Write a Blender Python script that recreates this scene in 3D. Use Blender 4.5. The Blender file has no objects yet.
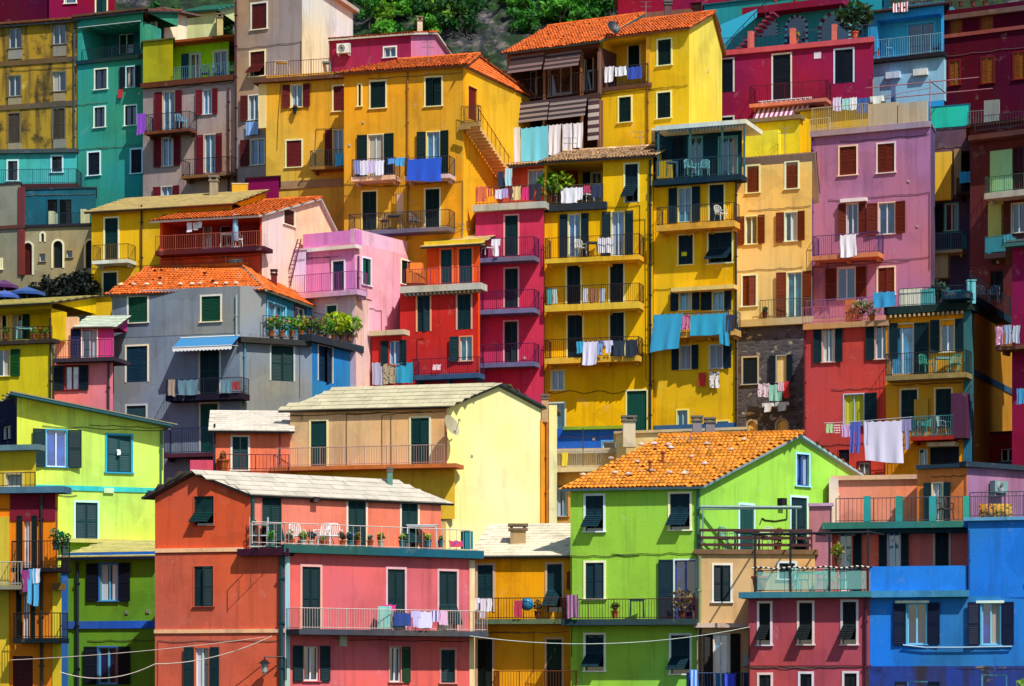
import bpy, math, random
from mathutils import Vector
from mathutils.geometry import delaunay_2d_cdt
random.seed(7)
R = random.Random(11)
scene = bpy.context.scene
COL = scene.collection
V = Vector
# ------------------------------------------------------------------ survey of the place
# camera stands on the quay opposite, level, long lens; x right, y away, z up
FPX, HZ, CZ = 2700.0, 690.0, 6.0
def ray(px, py): return V(((px-512)/FPX, 1.0, (HZ-py)/FPX))
def at(px, py, d):
    r = ray(px, py)*d
    return V((r.x, r.y, r.z+CZ))
def zat(py, d): return CZ+(HZ-py)*d/FPX
TER = [(-60,-5),(90,-5),(98,-4.5),(110,-1),(120,2),(130,6),(140,10),(150,19),(158,30),(166,38),(170,40.5),(178,45.5),(188,52),(205,62),(300,118),(700,240),(2500,420)]
def ter(d):
    for (a, za), (b, zb) in zip(TER, TER[1:]):
        if d <= b: return CZ+za+(zb-za)*(d-a)/(b-a)
    return CZ+TER[-1][1]
# ------------------------------------------------------------------ colours and materials
def lin(h, k=1.0):
    h = h.lstrip('#')
    o = []
    for i in (0, 2, 4):
        c = int(h[i:i+2], 16)/255
        c = c/12.92 if c <= .04045 else ((c+.055)/1.055)**2.4
        o.append(min(c*k, .95))
    return (*o, 1)
MATS = {}
def nodes(name):
    m = bpy.data.materials.new(name); m.use_nodes = True
    nt = m.node_tree; b = nt.nodes['Principled BSDF']
    return m, nt, b
def N(nt, t, **kw):
    n = nt.nodes.new(t)
    for k, v in kw.items():
        if k in n.inputs: n.inputs[k].default_value = v
        else: setattr(n, k, v)
    return n
def coords(nt, rnd=True, sc=(1,1,1)):
    tc = N(nt, 'ShaderNodeTexCoord')
    mp = N(nt, 'ShaderNodeMapping'); mp.inputs['Scale'].default_value = sc
    if rnd:
        oi = N(nt, 'ShaderNodeObjectInfo')
        ml = N(nt, 'ShaderNodeMath', operation='MULTIPLY'); ml.inputs[1].default_value = 60
        nt.links.new(oi.outputs['Random'], ml.inputs[0])
        ad = N(nt, 'ShaderNodeVectorMath', operation='ADD')
        nt.links.new(tc.outputs['Object'], ad.inputs[0]); nt.links.new(ml.outputs[0], ad.inputs[1])
        nt.links.new(ad.outputs[0], mp.inputs['Vector'])
    else: nt.links.new(tc.outputs['Object'], mp.inputs['Vector'])
    return mp.outputs[0]
def ramp(nt, fac, stops):
    r = N(nt, 'ShaderNodeValToRGB'); e = r.color_ramp.elements
    while len(e) < len(stops): e.new(.5)
    for el, (p, c) in zip(e, stops): el.position = p; el.color = c if len(c) == 4 else (*c, 1)
    nt.links.new(fac, r.inputs[0]); return r.outputs[0]
def mix(nt, a, b, fac, mode='MIX'):
    m = N(nt, 'ShaderNodeMix', data_type='RGBA', blend_type=mode)
    for s, v in ((m.inputs[0], fac), (m.inputs[6], a), (m.inputs[7], b)):
        if hasattr(v, 'links'): nt.links.new(v, s)
        else: s.default_value = v
    return m.outputs[2]
def bump(nt, b, h, st=.2, dist=.02):
    n = N(nt, 'ShaderNodeBump'); n.inputs['Strength'].default_value = st; n.inputs['Distance'].default_value = dist
    nt.links.new(h, n.inputs['Height']); nt.links.new(n.outputs[0], b.inputs['Normal'])
def g(v): return (v, v, v, 1)
def wallmat(h, wear=1.0):
    key = ('wall', h, wear)
    if key in MATS: return MATS[key]
    m, nt, b = nodes('stucco'); c = lin(h, 1.14)
    v = coords(nt); n1 = N(nt, 'ShaderNodeTexNoise', Scale=.45, Detail=5.0, Roughness=.6); nt.links.new(v, n1.inputs['Vector'])
    k = .22*wear
    n0 = N(nt, 'ShaderNodeTexNoise', Scale=.16, Detail=2.0); nt.links.new(v, n0.inputs['Vector'])
    warm = (min(.95, c[0]*1.12+.01), c[1]*.98, c[2]*.7, 1); cool = (c[0]*.86, c[1]*1.0, min(.95, c[2]*1.15+.01), 1)
    cc = mix(nt, cool, warm, ramp(nt, n0.outputs[0], [(.38, g(0)), (.62, g(1))]))
    col = mix(nt, cc, ramp(nt, n1.outputs[0], [(.3, g(1-k)), (.5, g(1)), (.72, g(1))]), 1.0, 'MULTIPLY')
    # rain streaks and pale efflorescence
    v2 = coords(nt, sc=(3.2, 3.2, .22)); n2 = N(nt, 'ShaderNodeTexNoise', Scale=1.0, Detail=4.0, Roughness=.65); nt.links.new(v2, n2.inputs['Vector'])
    s = ramp(nt, n2.outputs[0], [(.5, g(0)), (.74, g(.5*wear))])
    col = mix(nt, col, mix(nt, (c[0]*.5, c[1]*.48, c[2]*.46, 1), (.10, .085, .07, 1), .15), s)
    n3 = N(nt, 'ShaderNodeTexNoise', Scale=1.3, Detail=6.0, Roughness=.7); nt.links.new(v, n3.inputs['Vector'])
    s3 = ramp(nt, n3.outputs[0], [(.60, g(0)), (.66, g(.2*wear)), (.72, g(.34*wear))])
    col = mix(nt, col, mix(nt, c, (.75, .7, .62, 1), .35), s3)
    # patched render: odd-toned repairs
    vp = N(nt, 'ShaderNodeTexVoronoi', Scale=.55, Randomness=1.0); nw = N(nt, 'ShaderNodeTexNoise', Scale=2.5, Detail=3.0); nt.links.new(v, nw.inputs['Vector'])
    vm = N(nt, 'ShaderNodeVectorMath', operation='ADD'); vs = N(nt, 'ShaderNodeVectorMath', operation='SCALE'); vs.inputs['Scale'].default_value = .35
    nt.links.new(nw.outputs['Color'], vs.inputs[0]); nt.links.new(v, vm.inputs[0]); nt.links.new(vs.outputs[0], vm.inputs[1]); nt.links.new(vm.outputs[0], vp.inputs['Vector'])
    sx = N(nt, 'ShaderNodeSeparateColor'); nt.links.new(vp.outputs['Color'], sx.inputs[0])
    pt = ramp(nt, sx.outputs[0], [(.0, g(.86)), (.12, g(.86)), (.16, g(1)), (.86, g(1)), (.9, g(.93))]); pt.node.color_ramp.interpolation = 'LINEAR'
    col = mix(nt, col, pt, wear*.8 if wear < 1.25 else 1.0, 'MULTIPLY')
    nt.links.new(col, b.inputs['Base Color'])
    n4 = N(nt, 'ShaderNodeTexNoise', Scale=9.0, Detail=5.0, Roughness=.7); nt.links.new(v, n4.inputs['Vector'])
    bump(nt, b, n4.outputs[0], .35, .03)
    b.inputs['Roughness'].default_value = .92; b.inputs['Specular IOR Level'].default_value = .06
    MATS[key] = m; return m
def oldwall(h, h2):
    key = ('old', h, h2)
    if key in MATS: return MATS[key]
    m, nt, b = nodes('weathered_stucco')
    v = coords(nt); n1 = N(nt, 'ShaderNodeTexNoise', Scale=.8, Detail=8.0, Roughness=.68); nt.links.new(v, n1.inputs['Vector'])
    col = ramp(nt, n1.outputs[0], [(.36, lin(h2)), (.47, lin(h)), (.6, lin(h)), (.7, lin('c9b25a'))])
    v2 = coords(nt, sc=(2.2, 2.2, .3)); n2 = N(nt, 'ShaderNodeTexNoise', Scale=1.0, Detail=5.0); nt.links.new(v2, n2.inputs['Vector'])
    col = mix(nt, col, lin('2d2418'), ramp(nt, n2.outputs[0], [(.45, g(0)), (.68, g(.9))]))
    nt.links.new(col, b.inputs['Base Color']); bump(nt, b, n1.outputs[0], .5, .05)
    b.inputs['Roughness'].default_value = .95; MATS[key] = m; return m
def stonemat(h, mort='8a8378', sc=3.0):
    key = ('stone', h, sc)
    if key in MATS: return MATS[key]
    m, nt, b = nodes('rubble_stone')
    v = coords(nt, sc=(1, 1, 1.7)); vo = N(nt, 'ShaderNodeTexVoronoi', Scale=sc); nt.links.new(v, vo.inputs['Vector'])
    ve = N(nt, 'ShaderNodeTexVoronoi', Scale=sc, feature='DISTANCE_TO_EDGE'); nt.links.new(v, ve.inputs['Vector'])
    n = N(nt, 'ShaderNodeTexNoise', Scale=2.0, Detail=6.0); nt.links.new(v, n.inputs['Vector'])
    a = mix(nt, lin(h, .6), lin(h, 1.7), vo.outputs['Color'])
    a = mix(nt, a, lin(mort), ramp(nt, ve.outputs[0], [(.0, g(.8)), (.06, g(0))]))
    a = mix(nt, a, lin('cfc4ae'), ramp(nt, n.outputs[0], [(.62, g(0)), (.7, g(.7))]))
    nt.links.new(a, b.inputs['Base Color']); bump(nt, b, ve.outputs[0], .7, .06)
    b.inputs['Roughness'].default_value = .95; MATS[key] = m; return m
def paint(h, rough=.5, metal=0.0, var=.18):
    key = ('paint', h, rough, metal)
    if key in MATS: return MATS[key]
    m, nt, b = nodes('paint'); c = lin(h); b.inputs['Specular IOR Level'].default_value = .2 if rough > .5 else .4
    v = coords(nt, sc=(2, 2, 1)); n = N(nt, 'ShaderNodeTexNoise', Scale=2.2, Detail=5.0); nt.links.new(v, n.inputs['Vector'])
    col = mix(nt, c, ramp(nt, n.outputs[0], [(.35, g(1-var)), (.65, g(1))]), 1.0, 'MULTIPLY')
    nt.links.new(col, b.inputs['Base Color'])
    b.inputs['Roughness'].default_value = rough; b.inputs['Metallic'].default_value = metal
    MATS[key] = m; return m
def glassmat(h):
    key = ('glass', h)
    if key in MATS: return MATS[key]
    m, nt, b = nodes('window_glass')
    v = coords(nt); n = N(nt, 'ShaderNodeTexNoise', Scale=1.4, Detail=2.0); nt.links.new(v, n.inputs['Vector'])
    col = mix(nt, lin(h, .35), lin(h, 1.15), ramp(nt, n.outputs[0], [(.35, g(0)), (.65, g(1))]))  # blue pane colours put reflected sky into the base colour, mottled by noise
    nt.links.new(col, b.inputs['Base Color']); b.inputs['Roughness'].default_value = .06
    b.inputs['Specular IOR Level'].default_value = .8; b.inputs['Coat Weight'].default_value = .8; b.inputs['Coat IOR'].default_value = 1.9; b.inputs['Coat Roughness'].default_value = .03
    n2 = N(nt, 'ShaderNodeTexNoise', Scale=.9); nt.links.new(v, n2.inputs['Vector']); bump(nt, b, n2.outputs[0], .05, .05)
    MATS[key] = m; return m
def clothmat(h, kind='plain', h2='ffffff'):
    key = ('cloth', h, kind, h2)
    if key in MATS: return MATS[key]
    m, nt, b = nodes('cotton'); c = lin(h)
    if kind == 'plain': src = c
    else:
        v = coords(nt, rnd=False)
        if kind == 'stripe':
            w = N(nt, 'ShaderNodeTexWave', Scale=2.2, bands_direction='X'); nt.links.new(v, w.inputs['Vector']); f = ramp(nt, w.outputs[0], [(.45, g(0)), (.55, g(1))])
        elif kind == 'hstripe':
            w = N(nt, 'ShaderNodeTexWave', Scale=2.6, bands_direction='Z'); nt.links.new(v, w.inputs['Vector']); f = ramp(nt, w.outputs[0], [(.45, g(0)), (.55, g(1))])
        else:
            w = N(nt, 'ShaderNodeTexVoronoi', Scale=7.0); nt.links.new(v, w.inputs['Vector']); f = ramp(nt, w.outputs[0], [(.3, g(1)), (.36, g(0))])
        src = mix(nt, c, lin(h2), f)
    if kind == 'plain': b.inputs['Base Color'].default_value = src
    else: nt.links.new(src, b.inputs['Base Color'])
    b.inputs['Roughness'].default_value = .9; b.inputs['Sheen Weight'].default_value = .2
    MATS[key] = m; return m
def tilemat(h, pale='d9b48a'):
    key = ('tile', h, pale)
    if key in MATS: return MATS[key]
    m, nt, b = nodes('clay_tile')
    at_ = N(nt, 'ShaderNodeAttribute', attribute_name='tint')
    v = coords(nt); n = N(nt, 'ShaderNodeTexNoise', Scale=1.6, Detail=6.0, Roughness=.7); nt.links.new(v, n.inputs['Vector'])
    a = mix(nt, lin(h, .62), lin(h, 1.25), at_.outputs['Fac'])
    a = mix(nt, a, lin(pale), ramp(nt, n.outputs[0], [(.55, g(0)), (.75, g(.5))]))
    a = mix(nt, a, lin('3a2418'), ramp(nt, n.outputs[0], [(.28, g(.5)), (.4, g(0))]))
    nt.links.new(a, b.inputs['Base Color']); b.inputs['Roughness'].default_value = .85
    MATS[key] = m; return m
def slatemat(h):
    key = ('slate', h)
    if key in MATS: return MATS[key]
    m, nt, b = nodes('pale_slabs')
    at_ = N(nt, 'ShaderNodeAttribute', attribute_name='tint')
    v = coords(nt); n = N(nt, 'ShaderNodeTexNoise', Scale=1.1, Detail=7.0, Roughness=.7); nt.links.new(v, n.inputs['Vector'])
    a = mix(nt, lin(h, .84), lin(h, 1.0), at_.outputs['Fac'])
    a = mix(nt, a, lin('6f6a4c'), ramp(nt, n.outputs[0], [(.48, g(0)), (.62, g(.22)), (.76, g(.5))]))
    nt.links.new(a, b.inputs['Base Color']); b.inputs['Roughness'].default_value = .9
    bump(nt, b, n.outputs[0], .3, .03); MATS[key] = m; return m
def panelmat(h):
    key = ('panel', h)
    if key in MATS: return MATS[key]
    m, nt, b = nodes('tinted_panel'); b.inputs['Base Color'].default_value = lin(h); b.inputs['Roughness'].default_value = .15
    tr = N(nt, 'ShaderNodeBsdfTransparent'); tr.inputs['Color'].default_value = (.75, .95, .92, 1); ms = N(nt, 'ShaderNodeMixShader'); ms.inputs[0].default_value = .5
    nt.links.new(b.outputs[0], ms.inputs[1]); nt.links.new(tr.outputs[0], ms.inputs[2]); nt.links.new(ms.outputs[0], nt.nodes['Material Output'].inputs['Surface'])
    MATS[key] = m; return m
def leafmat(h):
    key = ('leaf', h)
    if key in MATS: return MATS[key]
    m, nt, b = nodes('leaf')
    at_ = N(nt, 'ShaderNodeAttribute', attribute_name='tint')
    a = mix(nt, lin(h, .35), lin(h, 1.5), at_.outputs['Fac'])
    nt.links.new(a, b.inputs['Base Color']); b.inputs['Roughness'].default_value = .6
    tr = N(nt, 'ShaderNodeBsdfTranslucent'); nt.links.new(a, tr.inputs['Color'])
    ms = N(nt, 'ShaderNodeMixShader'); ms.inputs[0].default_value = .3
    nt.links.new(b.outputs[0], ms.inputs[1]); nt.links.new(tr.outputs[0], ms.inputs[2])
    nt.links.new(ms.outputs[0], nt.nodes['Material Output'].inputs['Surface'])
    MATS[key] = m; return m
# ------------------------------------------------------------------ mesh collecting
class MB:
    def __init__(s): s.v = []; s.f = []; s.m = []; s.t = []
    def poly(s, pts, m=0, t=.5):
        i = len(s.v); s.v += [tuple(p) for p in pts]; s.f.append(tuple(range(i, i+len(pts)))); s.m.append(m); s.t.append(t)
    def hexa(s, a, m=0, t=.5):   # 8 points: bottom 4 ccw, top 4
        i = len(s.v); s.v += [tuple(p) for p in a]
        for q in ((3,2,1,0),(4,5,6,7),(0,1,5,4),(1,2,6,5),(2,3,7,6),(3,0,4,7)):
            s.f.append(tuple(i+k for k in q)); s.m.append(m); s.t.append(t)
    def box(s, c, sx, sy, sz, m=0, t=.5, rz=0.0):   # centre of the base
        ca, sa = math.cos(rz), math.sin(rz); o = []
        for z in (0, sz):
            for x, y in ((-1,-1),(1,-1),(1,1),(-1,1)):
                X, Y = x*sx/2, y*sy/2; o.append((c[0]+X*ca-Y*sa, c[1]+X*sa+Y*ca, c[2]+z))
        s.hexa(o, m, t)
    def bar(s, a, b, r, m=0, k=5, r2=None, t=.5):
        a, b = V(a), V(b); d = b-a
        if d.length < 1e-6: return
        d.normalize(); x = d.cross(V((0,0,1)) if abs(d.z) < .9 else V((1,0,0))).normalized(); y = d.cross(x)
        r2 = r if r2 is None else r2; i = len(s.v)
        for p, rr in ((a, r), (b, r2)):
            for j in range(k):
                an = 2*math.pi*j/k; s.v.append(tuple(p+x*rr*math.cos(an)+y*rr*math.sin(an)))
        for j in range(k): s.f.append((i+j, i+(j+1)%k, i+k+(j+1)%k, i+k+j)); s.m.append(m); s.t.append(t)
        s.f.append(tuple(i+j for j in reversed(range(k)))); s.m.append(m); s.t.append(t)
        s.f.append(tuple(i+k+j for j in range(k))); s.m.append(m); s.t.append(t)
    def path(s, pts, r, m=0, k=5):
        for a, b in zip(pts, pts[1:]): s.bar(a, b, r, m, k)
    def lathe(s, c, prof, k=10, m=0, t=.5):
        i = len(s.v)
        for r, z in prof:
            for j in range(k):
                an = 2*math.pi*j/k; s.v.append((c[0]+r*math.cos(an), c[1]+r*math.sin(an), c[2]+z))
        for q in range(len(prof)-1):
            for j in range(k):
                s.f.append((i+q*k+j, i+q*k+(j+1)%k, i+(q+1)*k+(j+1)%k, i+(q+1)*k+j)); s.m.append(m); s.t.append(t)
    def build(s, name, mats, parent=None, org=(0,0,0), loc=None, smooth=False):
        me = bpy.data.meshes.new(name); o3 = V(org)
        me.from_pydata([(p[0]-o3.x, p[1]-o3.y, p[2]-o3.z) for p in s.v], [], s.f)
        for m in (mats if isinstance(mats, (list, tuple)) else [mats]): me.materials.append(m)
        me.polygons.foreach_set('material_index', s.m)
        if smooth: me.polygons.foreach_set('use_smooth', [True]*len(s.f))
        if any(t != .5 for t in s.t):
            at_ = me.attributes.new('tint', 'FLOAT', 'FACE'); at_.data.foreach_set('value', s.t)
        me.update()
        o = bpy.data.objects.new(name, me); COL.objects.link(o)
        if parent is not None: o.parent = parent
        if loc is not None: o.location = loc
        return o
def tag(o, label=None, cat=None, group=None, kind=None):
    for k, v in (('label', label), ('category', cat), ('group', group), ('kind', kind)):
        if v: o[k] = v
    return o
def empty(name, loc, label, cat, group=None, rz=0):
    o = bpy.data.objects.new(name, None); o.empty_display_size = .3; COL.objects.link(o)
    o.location = loc; o.rotation_euler = (0, 0, rz); return tag(o, label, cat, group)
# ------------------------------------------------------------------ facades
def inpoly(p, poly):
    c = False; n = len(poly)
    for i in range(n):
        (x1, y1), (x2, y2) = poly[i], poly[(i+1)%n]
        if (y1 > p[1]) != (y2 > p[1]) and p[0] < (x2-x1)*(p[1]-y1)/(y2-y1)+x1: c = not c
    return c
GREEN, BROWN, INK, TEAL = '062220', '6e2413', '0c1a2a', '0e3f47'
class Fac:
    """one vertical wall: A left end, B right end (as seen from the street), local u along it, v = height, off = outward"""
    def __init__(s, b, A, B, z0, z1, col, mat=None):
        s.b, s.A, s.B = b, V((A[0], A[1], 0)), V((B[0], B[1], 0)); d = s.B-s.A
        s.L = d.length; s.u = d/s.L; s.n = V((s.u.y, -s.u.x, 0)); s.z0, s.z1 = z0, z1
        s.col = col; s.mat = mat or wallmat(col); s.top = [(0, z1), (s.L, z1)]; s.holes = []; s.extra = []
        s.sh, s.fr, s.pane, s.sash = GREEN, 'e8e2d2', '2c4f6c', 'dfe6e8'
    def uv(s, px, py, off=0.0):
        r = ray(px, py); P = s.A+s.n*off
        t = P.dot(s.n)/(r.dot(s.n)); p = r*t
        return (p-s.A).dot(s.u), p.z+CZ
    def W(s, u, v, off=0.0): p = s.A+s.u*u+s.n*off; return V((p.x, p.y, v))
    def rect(s, x0, y0, x1, y1, off=0.0):
        ym, xm = (y0+y1)/2, (x0+x1)/2
        return s.uv(x0, ym, off)[0], s.uv(x1, ym, off)[0], s.uv(xm, y1, off)[1], s.uv(xm, y0, off)[1]
    def ubox(s, mb, u0, u1, v0, v1, o0, o1, m=0, t=.5):
        W = s.W
        mb.hexa([W(u0,v0,o1),W(u1,v0,o1),W(u1,v0,o0),W(u0,v0,o0),W(u0,v1,o1),W(u1,v1,o1),W(u1,v1,o0),W(u0,v1,o0)], m, t)
    def part(s, mb, name, mats, parent=None, smooth=False):
        return mb.build(name, mats, parent or s.b.root, s.b.org, smooth=smooth)
    def box(s, x0, y0, x1, y1, o0, o1, col, name='ledge', parent=None, mat=None):
        mb = MB(); s.ubox(mb, *s.rect(x0, y0, x1, y1, o1), o0, o1)
        return s.part(mb, name, mat or wallmat(col), parent)
    def band(s, y, th, o, col, name='string_course', x=None):
        """level course along the whole wall at the height seen at its left end"""
        px = x if x is not None else s.px(0)
        v = s.uv(px, y)[1]; mb = MB(); s.ubox(mb, -.02, s.L+.02, v-th/2, v+th/2, -.05, o)
        return s.part(mb, name, wallmat(col))
    def px(s, u): p = s.A+s.u*u; return 512+p.x*FPX/p.y
    def leaf(s, mb, u0, u1, v0, v1, o, flap=False, hinge=0, m=0):
        """louvred shutter leaf in the wall plane"""
        fw = min(.055, (u1-u0)*.16); th = .035
        segs = [(v0, v1)]
        if flap: vm = v0+(v1-v0)*.47; segs = [(vm, v1)]
        for a, b_ in segs:
            s.ubox(mb, u0, u0+fw, a, b_, o, o+th, m); s.ubox(mb, u1-fw, u1, a, b_, o, o+th, m)
            s.ubox(mb, u0+fw, u1-fw, a, a+.07, o, o+th, m); s.ubox(mb, u0+fw, u1-fw, b_-.07, b_, o, o+th, m)
            vm2 = (a+b_)/2
            if not flap: s.ubox(mb, u0+fw, u1-fw, vm2-.04, vm2+.04, o, o+th, m)
            z = a+.07
            while z < b_-.1:
                zz = min(z+.085, b_-.06)
                mb.poly([s.W(u0+fw, z, o+.032), s.W(u1-fw, z, o+.032), s.W(u1-fw, zz, o+.004), s.W(u0+fw, zz, o+.004)], m)
                z += .07
        if flap:
            h = vm-v0; an = math.radians(42); dz, do = h*math.cos(an), h*math.sin(an); sk = -.13
            p = [s.W(u0, vm, o+th), s.W(u1, vm, o+th), s.W(u1+sk, vm-dz, o+th+do), s.W(u0+sk, vm-dz, o+th+do)]
            dn = (s.n*math.cos(an)+V((0, 0, math.sin(an))))*.03
            mb.hexa([p[3], p[2], p[2]-dn, p[3]-dn, p[0], p[1], p[1]-dn, p[0]-dn], m)
            k = 6
            for i in range(1, k):
                a = p[3].lerp(p[0], i/k); c = p[2].lerp(p[1], i/k); mb.bar(a+dn*.4, c+dn*.4, .012, m, 4)
    def win(s, kind, x0, y0, x1, y1, o={}):
        sh = o.get('s', s.sh); fr = o.get('f', s.fr); pane = o.get('p', s.pane); sash = o.get('q', s.sash)
        u0, u1, v0, v1 = s.rect(x0, y0, x1, y1)
        tall = (v1-v0) > 1.75
        name = o.get('name') or ('door' if tall else 'window')
        k = kind[0]; smat = paint(sh, .55)
        if k in 'CF':            # closed louvred shutters (F: lower flap pushed out)
            fw = .085 if fr != 'none' else .03
            h = (u0+fw, u1-fw, v0+(0 if tall else fw*.6), v1-fw)
            frm = s.frame(h, fw, fr, sill=not tall, name=name)
            um = (h[0]+h[1])/2
            for a, b_ in ((h[0]+.01, um-.008), (um+.008, h[1]-.01)):
                mb = MB(); s.leaf(mb, a, b_, h[2]+.01, h[3]-.01, -.06, flap=(k == 'F'))
                if k == 'C' and R.random() < .22: s.swing(mb, a if a < um-.1 else b_, math.radians(R.uniform(4, 20)))
                s.part(mb, 'shutter', smat, frm)
            mb = MB(); mb.poly([s.W(h[0], h[2], -.14), s.W(h[1], h[2], -.14), s.W(h[1], h[3], -.14), s.W(h[0], h[3], -.14)])
            s.part(mb, 'pane', glassmat('10181c'), frm)
        elif k == 'O':           # casement with shutters folded back on the wall
            L = 'l' in kind or not ('r' in kind); Rr = 'r' in kind or not ('l' in kind)
            w = u1-u0; fs = .27 if (L and Rr) else .38
            a, b_ = u0+(w*fs if L else 0), u1-(w*fs if Rr else 0)
            fw = .05; h = (a+fw, b_-fw, v0+(0 if tall else .04), v1-fw)
            frm = s.frame(h, fw, fr if fr != 'none' else s.col, sill=not tall, name=name, lintel='t' in kind)
            s.glazing(h, pane, sash, frm, 'k' in kind)
            for on, c, d in ((L, u0, a-.01), (Rr, b_+.01, u1)):
                if on: mb = MB(); s.leaf(mb, c, d, h[2]-.02, h[3]+.03, .035); s.swing(mb, d if c < a else c, math.radians(R.uniform(0, 14))); s.part(mb, 'shutter', smat, frm)
        elif k in 'ND':          # bare casement
            fw = .075 if fr != 'none' else .03
            h = (u0+fw, u1-fw, v0+(0 if tall else fw*.6), v1-fw)
            frm = s.frame(h, fw, fr if fr != 'none' else s.col, sill=not tall, name=name)
            s.glazing(h, pane, sash, frm, 'k' in kind, plain=(k == 'D'))
        elif k == 'S':           # solid plank door
            fw = .07; h = (u0+fw, u1-fw, v0, v1-fw); frm = s.frame(h, fw, fr if fr != 'none' else s.col, False, name)
            mb = MB(); n = max(2, int((h[1]-h[0])/.16))
            for i in range(n):
                a = h[0]+(h[1]-h[0])*i/n; b_ = h[0]+(h[1]-h[0])*(i+1)/n
                s.ubox(mb, a+.006, b_-.006, h[2], h[3], -.1, -.06)
            s.part(mb, 'door_leaf', smat, frm)
        elif k == 'A':           # arched opening with a door in it
            fw = .1; r = (u1-u0)/2; um = (u0+u1)/2; ri = r-fw
            pts = [(um-ri, v0), (um+ri, v0)]+[(um+ri*math.cos(t), v1-r+ri*math.sin(t)) for t in [math.pi*i/10 for i in range(11)]]
            s.holes.append(dict(poly=pts, d=.2))
            mb = MB(); oi = [(um-ri, v0)]+pts[2:][::-1][0:11]+[(um+ri, v0)]
            oo = [(um-r, v0)]+[(um-r*math.cos(t), v1-r+r*math.sin(t)) for t in [math.pi*i/10 for i in range(11)]]+[(um+r, v0)]
            for i in range(len(oi)-1):
                p = [oo[i], oi[i], oi[i+1], oo[i+1]]
                mb.hexa([s.W(*p[0], .04), s.W(*p[1], .04), s.W(*p[1], -.02), s.W(*p[0], -.02), s.W(*p[3], .04), s.W(*p[2], .04), s.W(*p[2], -.02), s.W(*p[3], -.02)])
            frm = s.part(mb, 'door' if tall else 'window', wallmat(fr if fr != 'none' else s.col))
            mb = MB(); mb.poly([s.W(a, b_, -.15) for a, b_ in pts]); s.part(mb, 'door_leaf', smat, frm)
        return frm
    def swing(s, mb, uh, an):
        t = math.tan(an)
        for i, p in enumerate(mb.v):
            q = V(p); a = abs((V((q.x, q.y, 0))-s.A).dot(s.u)-uh); q += s.n*a*t; mb.v[i] = tuple(q)
    def frame(s, h, fw, fr, sill=True, name='window', lintel=False):
        u0, u1, v0, v1 = h; s.holes.append(dict(poly=[(u0, v0), (u1, v0), (u1, v1), (u0, v1)], d=.18))
        mb = MB(); o0, o1 = -.02, .03
        s.ubox(mb, u0-fw, u0, v0, v1, o0, o1); s.ubox(mb, u1, u1+fw, v0, v1, o0, o1)
        s.ubox(mb, u0-fw, u1+fw, v1, v1+fw*(1.6 if lintel else 1), o0, o1+(.05 if lintel else 0))
        if sill: s.ubox(mb, u0-fw-.04, u1+fw+.04, v0-fw*.6, v0, o0, o1+.06)
        return s.part(mb, name, wallmat(fr if fr != 'none' else s.col, .6))
    def glazing(s, h, pane, sash, frm, curtain=False, plain=False):
        u0, u1, v0, v1 = h; mb = MB(); mb.poly([s.W(u0, v0, -.13), s.W(u1, v0, -.13), s.W(u1, v1, -.13), s.W(u0, v1, -.13)])
        if curtain:
            mb = MB(); n = 10
            for i in range(n):
                a, b_ = u0+(u1-u0)*i/n, u0+(u1-u0)*(i+1)/n
                oa, ob = -.13+.025*math.sin(i*2.1), -.13+.025*math.sin((i+1)*2.1)
                mb.poly([s.W(a, v0, oa), s.W(b_, v0, ob), s.W(b_, v1, ob), s.W(a, v1, oa)])
            s.part(mb, 'curtain', clothmat(pane), frm)
        else:
            s.part(mb, 'pane', glassmat(pane), frm)
            if not plain and u1-u0 > .35 and R.random() < .3:
                mb = MB(); rr = R.choice((.3, .42, .5)); sides = R.choice(((0,), (1,), (0, 1)))
                for sd_ in sides:
                    c0, c1 = (u0, u0+(u1-u0)*rr*.9) if sd_ == 0 else (u1-(u1-u0)*rr*.9, u1); n = 6
                    for i in range(n):
                        a, b_ = c0+(c1-c0)*i/n, c0+(c1-c0)*(i+1)/n; oa, ob = -.122+.006*(i % 2), -.122+.006*((i+1) % 2)
                        mb.poly([s.W(a, v0+.02, oa), s.W(b_, v0+.02, ob), s.W(b_, v1, ob), s.W(a, v1, oa)])
                s.part(mb, 'curtain', clothmat(R.choice(('b8c0c8', 'c8c4b8', '8fa4b4', 'a8a090'))), frm)
        mb = MB(); w = min(.042, (u1-u0)*.075)
        for a, b_ in ((u0, u0+w), (u1-w, u1)): s.ubox(mb, a, b_, v0, v1, -.125, -.07)
        for a, b_ in ((v0, v0+w*1.3), (v1-w, v1)): s.ubox(mb, u0+w, u1-w, a, b_, -.125, -.072)
        if not plain or u1-u0 > .7: um = (u0+u1)/2; s.ubox(mb, um-w*.7, um+w*.7, v0, v1, -.125, -.068)
        s.part(mb, 'sash', paint(sash, .45), frm)
    def wins(s, txt):
        for ln in txt.replace('|', '\n').split('\n'):
            t = ln.split()
            if not t: continue
            o = dict(a.split('=') for a in t[5:])
            s.win(t[0], *[float(a) for a in t[1:5]], o)
    def recess(s, x0, y0, x1, y1, depth, col):
        u0, u1, v0, v1 = s.rect(x0, y0, x1, y1)
        s.holes.append(dict(poly=[(u0, v0), (u1, v0), (u1, v1), (u0, v1)], d=depth))
        a, b_ = s.W(u0, 0, -depth), s.W(u1, 0, -depth)
        f = Fac(s.b, a, b_, v0, v1, col); s.b.facs.append(f); return f
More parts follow.
